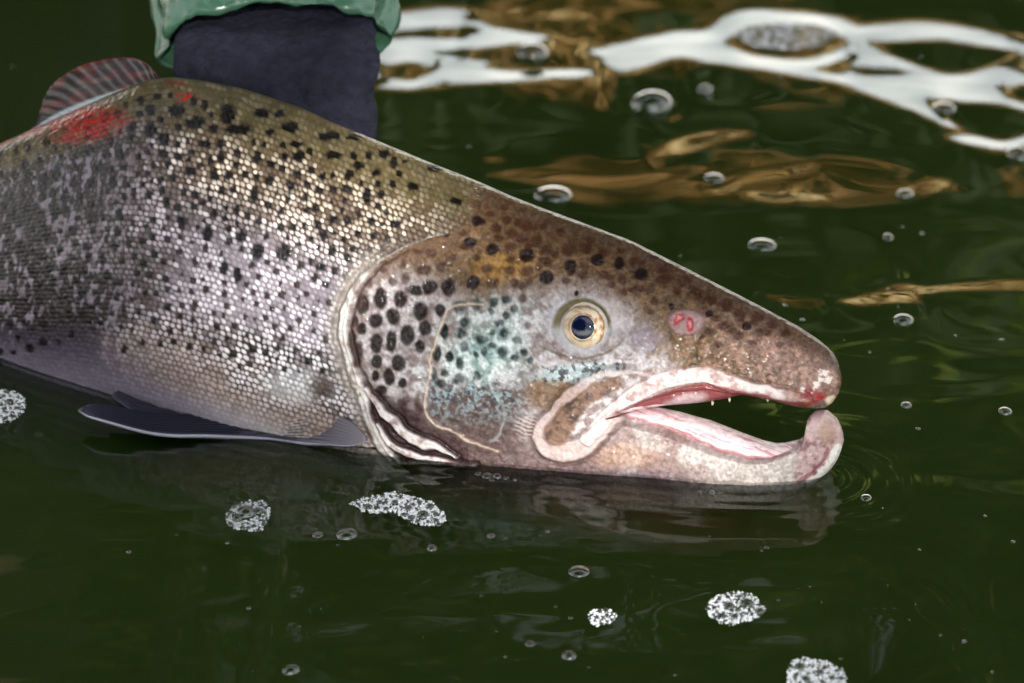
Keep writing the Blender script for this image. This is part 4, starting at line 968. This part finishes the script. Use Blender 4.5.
# body of the angler: kneeling in the shallows just beyond the picture, leaning over the fish
SK = [  # x, y, z, radius, joined to
 (-.34, 1.02, .06, .150, None), (-.34, .93, .26, .150, 0), (-.34, .82, .43, .165, 1), (-.34, .735, .56, .105, 2), (-.38, .69, .63, .062, 3), (-.43, .655, .70, .085, 4), (-.46, .635, .77, .092, 5), (-.47, .63, .84, .060, 6),
 (-.19, .76, .54, .075, 3), (-.145, .66, .43, .060, 8), (-.51, .78, .53, .075, 3), (-.58, .62, .30, .056, 10), (-.50, .44, .10, .043, 11), (-.44, .36, .02, .035, 12),
 (-.22, .98, -.02, .105, 0), (-.20, .72, -.22, .078, 14), (-.20, .92, -.40, .056, 15), (-.20, 1.12, -.42, .045, 16), (-.46, .98, -.02, .105, 0), (-.50, .74, -.22, .078, 18), (-.50, .94, -.40, .056, 19), (-.50, 1.14, -.42, .045, 20)]
pm = bpy.data.meshes.new('body'); pm.from_pydata([q[:3] for q in SK], [(i, q[4]) for i, q in enumerate(SK) if q[4] is not None], [])
wader_m = pmat('dark_wader_fabric', (0.005, 0.005, 0.005), 0.9, noise=(0.010, 0.009, 0.009), scale=8, bump=0.4, bscale=30)
pm.materials.append(wader_m); pob = link('body', pm, person)
pob.modifiers.new('skin', 'SKIN'); pob.modifiers['skin'].use_smooth_shade = True
for i, q in enumerate(SK): pm.skin_vertices[0].data[i].radius = (q[3], q[3])
pm.skin_vertices[0].data[0].use_root = True
sb2 = pob.modifiers.new('subdivide', 'SUBSURF'); sb2.levels = 2; sb2.render_levels = 2
# peaked cap and face
skinm = pmat('weathered_skin', (0.30, 0.17, 0.12), 0.55, noise=(0.36, 0.22, 0.16), scale=30)
hc = np.array([-.46, .60, .765]); fx = np.array([1., 0, 0]); fz = np.array([0, .45, .89]); fy = np.cross(fz, fx)
rg = []
for t, r, push in ((-.105, .028, .012), (-.09, .045, .006), (-.06, .060, 0), (-.03, .066, 0), (0, .069, .002), (.03, .070, 0), (.06, .067, -.004), (.075, .05, -.006)):
    rg.append(ring(hc + fz * t - fy * push, fx, fy, r * .92, r, 28, 2.1, lambda th: 1 + .10 * np.exp(-((th - 1.5 * math.pi) / .16) ** 2) * (abs(t + .03) < .035)))
Vf, Ff = loft(rg); fm_ = bpy.data.meshes.new('face'); fm_.from_pydata([tuple(p) for p in Vf], [], Ff); fm_.materials.append(skinm); fm_.polygons.foreach_set('use_smooth', np.ones(len(fm_.polygons), bool))
face = link('face', fm_, person)
rg = [ring(hc + fz * t, fx, fy, r, r * 1.08, 32, 2.1) for t, r in ((.035, .080), (.05, .083), (.08, .080), (.105, .062), (.118, .03))]
Vc, Fc = loft(rg); o = len(Vc); th = np.linspace(-1.1, 1.1, 15); br = []
for r_, dz in ((.078, .042), (.135, .030), (.135, .034), (.078, .047)): br.append([hc + fx * r_ * math.sin(q) * (1 if r_ < .1 else .62) - fy * r_ * math.cos(q * .8) + fz * dz for q in th])
Vc = np.concatenate([Vc] + [np.array(q) for q in br]); Fc = list(Fc)
for q in range(4):
    for i in range(14): Fc.append((o + q * 15 + i, o + q * 15 + i + 1, o + ((q + 1) % 4) * 15 + i + 1, o + ((q + 1) % 4) * 15 + i))
cpm = bpy.data.meshes.new('cap'); cpm.from_pydata([tuple(p) for p in Vc], [], Fc); cpm.materials.append(wader_m); link('cap', cpm, person)

# ------------------------------------------------------------------ bubbles and foam on the water
bubm, bn, bl = film_mat('bubble_film', 1.5, 3.2, rough=0.07)
foamm, fn_, fl2 = film_mat('white_foam', 1.45, 1.5, rough=0.10)
_d = fn_.new('ShaderNodeBsdfDiffuse'); _d.inputs['Color'].default_value = (.78, .80, .83, 1); _m = fn_.new('ShaderNodeMixShader'); _m.inputs[0].default_value = 0.5
_o = fn_['Material Output']; fl2.new(_o.inputs['Surface'].links[0].from_socket, _m.inputs[1]); fl2.new(_d.outputs[0], _m.inputs[2]); fl2.new(_m.outputs[0], _o.inputs['Surface'])
def dome_mesh(nr, ns, flat=0.8, lo=-0.12):
    V = []; 
    for k in range(nr):
        a = (1 - k / (nr - 1)) * (math.pi / 2 - math.asin(lo)) + math.asin(lo) if nr > 1 else 0
        V += [(math.cos(a) * math.cos(t), math.cos(a) * math.sin(t), flat * math.sin(a)) for t in np.linspace(0, 2 * math.pi, ns, endpoint=False)]
    i = np.arange(nr * ns).reshape(nr, ns); j = np.roll(i, -1, 1)
    return np.array(V), np.stack([i[:-1], i[1:], j[1:], j[:-1]], -1).reshape(-1, 4)
DV, DF = dome_mesh(12, 28, .78); dome_me = mesh('bubble', DV, DF, mat=bubm)
SV, SF = dome_mesh(7, 14, .8); small_me = mesh('small_bubble', SV, SF, mat=bubm)
TV, TF = dome_mesh(5, 9, .9)
def bubble(px, py, rpx, label, group=None, me=None, ry=None):
    g = gpt(px, py); r = rpx * float(np.linalg.norm(g - CAM)) / FPX
    o = link('bubble', me or dome_me); o.location = (g[0], g[1], wz(g[0], g[1]) - .00005); o.scale = (r * rnd.uniform(.88, 1.12), r * rnd.uniform(.82, 1.1), r * rnd.uniform(.55, 1.0)); o.rotation_euler = (0, 0, rnd.uniform(0, 6.28))
    return tag(o, label, 'bubble', group)
def foam(poly, bigs, label, seed, dens=1.0, cell=1.7):
    g = np.random.default_rng(seed); P = np.array(poly, float); c = P.mean(0)
    gc = gpt(c[0], c[1]); s = float(np.linalg.norm(gc - CAM)) / FPX
    o0 = np.array([gc[0], gc[1], wz(gc[0], gc[1])])
    t = empty('foam_patch', o0); tag(t, label, 'foam', 'foam patches drifting on the water')
    bigs = list(bigs)
    for _ in range(500):                       # bubbles of mixed size break the froth
        a, b = g.uniform(P.min(0), P.max(0)); r_ = float(np.clip(g.lognormal(.72, .42), 1.4, 4.6))
        if float(sdpoly(P, np.array([a]), np.array([b]))[0]) < r_ * .3: continue
        if any(math.hypot(a - q[0], (b - q[1]) * 1.25) < (q[2] + r_) * .98 for q in bigs): continue
        bigs.append((a, b, r_))
        if len(bigs) > 46: break
    lo, hi = P.min(0), P.max(0); area = (hi - lo).prod(); n = int(area / (cell * cell * .55) * dens * 1.6)
    q = g.uniform(lo, hi, (n, 2)); sdv = sdpoly(P, q[:, 0], q[:, 1])
    q = q[sdv > 0.2 + g.uniform(-1.2, 1.0, n)]
    Vs, Fs, o = [], [], 0
    for (a, b) in q:
        if any(math.hypot((a - bx), (b - by) * 1.25) < br * .98 for bx, by, br in bigs): continue
        rp = cell * float(np.clip(g.lognormal(-.75, .45), .2, 1.1)); w0 = gpt(a, b); k = TV * rp * s
        Vs.append(k + np.array([w0[0], w0[1], wz(w0[0], w0[1]) + s * g.uniform(-.3, 1.0)]) - o0); Fs.append(TF + o); o += len(TV)
    ob = link('froth', mesh('froth', np.concatenate(Vs), np.concatenate(Fs), mat=foamm), t); ob['kind'] = 'stuff'
    for bx, by, br in bigs:
        w0 = gpt(bx, by); b = link('bubble', dome_me, t)
        b.location = np.array([w0[0], w0[1], wz(w0[0], w0[1])]) - o0; b.scale = (br * s * 1.12,) * 3
    return t
foam([(349,503),(362,499),(380,495),(392,492),(410,496),(430,502),(441,511),(447,519),(440,526),(422,526),(405,519),(392,511),(378,514),(364,512)],
     [(368,508,4.6),(395,503,3.6),(408,509,3.8),(423,516,6.0),(430,507,4.0),(380,503,3.0),(415,500,2.6),(401,497,2.6),(386,509,2.6),(436,521,3.0),(358,505,2.4),(404,515,2.8),(413,505,2.2),(390,497,2.2)], 'long kidney shaped raft of white foam below the gill cover', 1)
foam([(225,516),(231,508),(242,503),(256,501),(267,503),(271,510),(268,520),(262,530),(250,532),(238,530),(228,525)],
     [(246,514,9.5),(237,519,6.0),(258,512,5.0),(254,527,3.0),(231,525,3.0),(262,506,2.2),(264,524,2.6)], 'small ring of white foam with a dark open middle', 2)
foam([(707,609),(712,599),(724,594),(740,592),(752,595),(760,603),(766,609),(758,618),(745,622),(730,626),(718,622),(709,616)],
     [(747,605,7.2),(729,607,5.5),(721,617,4.4),(735,617,3.6),(728,598,3.0),(716,603,2.6),(740,597,2.4),(752,615,2.4)], 'white foam patch with large dark bubbles alone on green water', 3)
foam([(588,616),(594,611),(606,610),(615,613),(617,618),(610,624),(598,626),(590,622)], [(597,618,2.6),(607,616,2.4)], 'tiny pale foam blob between the jaw and the larger foam', 4)
foam([(787,672),(792,662),(806,658),(826,662),(843,670),(848,685),(840,700),(800,700),(788,688)], [(800,668,5.5),(820,673,4.0),(806,680,4.5),(832,679,3.5),(796,676,3.0)], 'grey white foam blob at the near edge of the water', 5)
foam([(-20,395),(-5,390),(12,391),(24,398),(26,408),(18,418),(4,424),(-15,422)], [(10,402,3.6),(17,409,3.0),(4,410,3.0),(-4,402,3.2)], 'white foam clump against the trout belly behind the fin', 6)
foam([(733,35),(745,27),(770,23),(805,23),(835,28),(839,36),(815,47),(785,50),(755,47)], [(760,34,5),(800,32,5),(780,42,4),(820,38,4)], 'grey foam raft lying inside the bright sky reflection', 7, dens=.55, cell=2.0)
BB = [(652, 106, 23, 'large clear dome bubble with a bright glint in front of the sky reflection'), (553, 196, 19, 'pale clustered bubble just above the trout nape'), (714, 179, 11, 'clear bubble ringed by golden reflection'),
      (762, 246, 13.5, 'pale oval bubble above the trout snout'), (903, 321, 10, 'clear bubble under the golden reflection streak'), (888, 238, 6, 'small bubble on dark water above the golden streak'),
      (1005, 412, 8, 'small frothy bubble on open green water right of the jaw'), (906, 406, 6, 'tiny twin bubble beside the hooked jaw'), (866, 498, 6.5, 'small frothy bubble below the hooked jaw tip'),
      (347, 535, 11, 'flat bubble ringed with green between two foam patches'), (432, 549, 6, 'small bubble under the kidney shaped foam'), (532, 54, 17, 'long pale bubble between the two sky reflections'),
      (705, 91, 8, 'small bubble below the bright sky reflection'), (944, 109, 12, 'dark bubble at the lower rim of the sky reflection'), (1018, 156, 13, 'bubble at the tip of the lowest white reflection'),
      (291, 671, 9, 'faint round bubble near the water edge by the pale streaks'), (569, 657, 8, 'small bubble with a golden edge on near green water'), (579, 572, 11, 'glinting bubble pair under the lower jaw reflection'),
      (905, 195, 8, 'bubble beside the small golden reflection'), (318, 535, 6, 'tiny round bubble beside the flat ringed bubble'), (530, 644, 6, 'tiny dull bubble left of the tiny pale foam blob'), (491, 536, 5, 'tiny bright bubble right of the kidney shaped foam')]
for (a, b, r, lab) in BB: bubble(a, b, r, lab)
for (a, b, r) in ((478, 474, 4), (487, 476, 5.5), (497, 477, 5), (506, 478, 3.5), (492, 480, 3), (515, 480, 2.4), (700, 492, 2.6), (712, 493, 3.2), (721, 493, 2.2)):
    bubble(a, b, r, 'small bead of froth where the throat of the trout meets the water', 'beads along the waterline', me=small_me)
g = np.random.default_rng(12); kk = 0
for _ in range(400):
    a, b = g.uniform(5, 1018), g.uniform(20, 680)
    if kk >= 90: break
    if b < 500 and a < 860 and b > 70 + max(0, (a - 160)) * .42: continue
    if b < 200 and g.uniform() < .6: continue
    bubble(a, b, g.choice([1.0, 1.4, 1.8, 2.6]), 'tiny bubble speck scattered on the dark green water', 'tiny bubbles on the water', me=small_me); kk += 1
# beads of water where the flank meets the surface
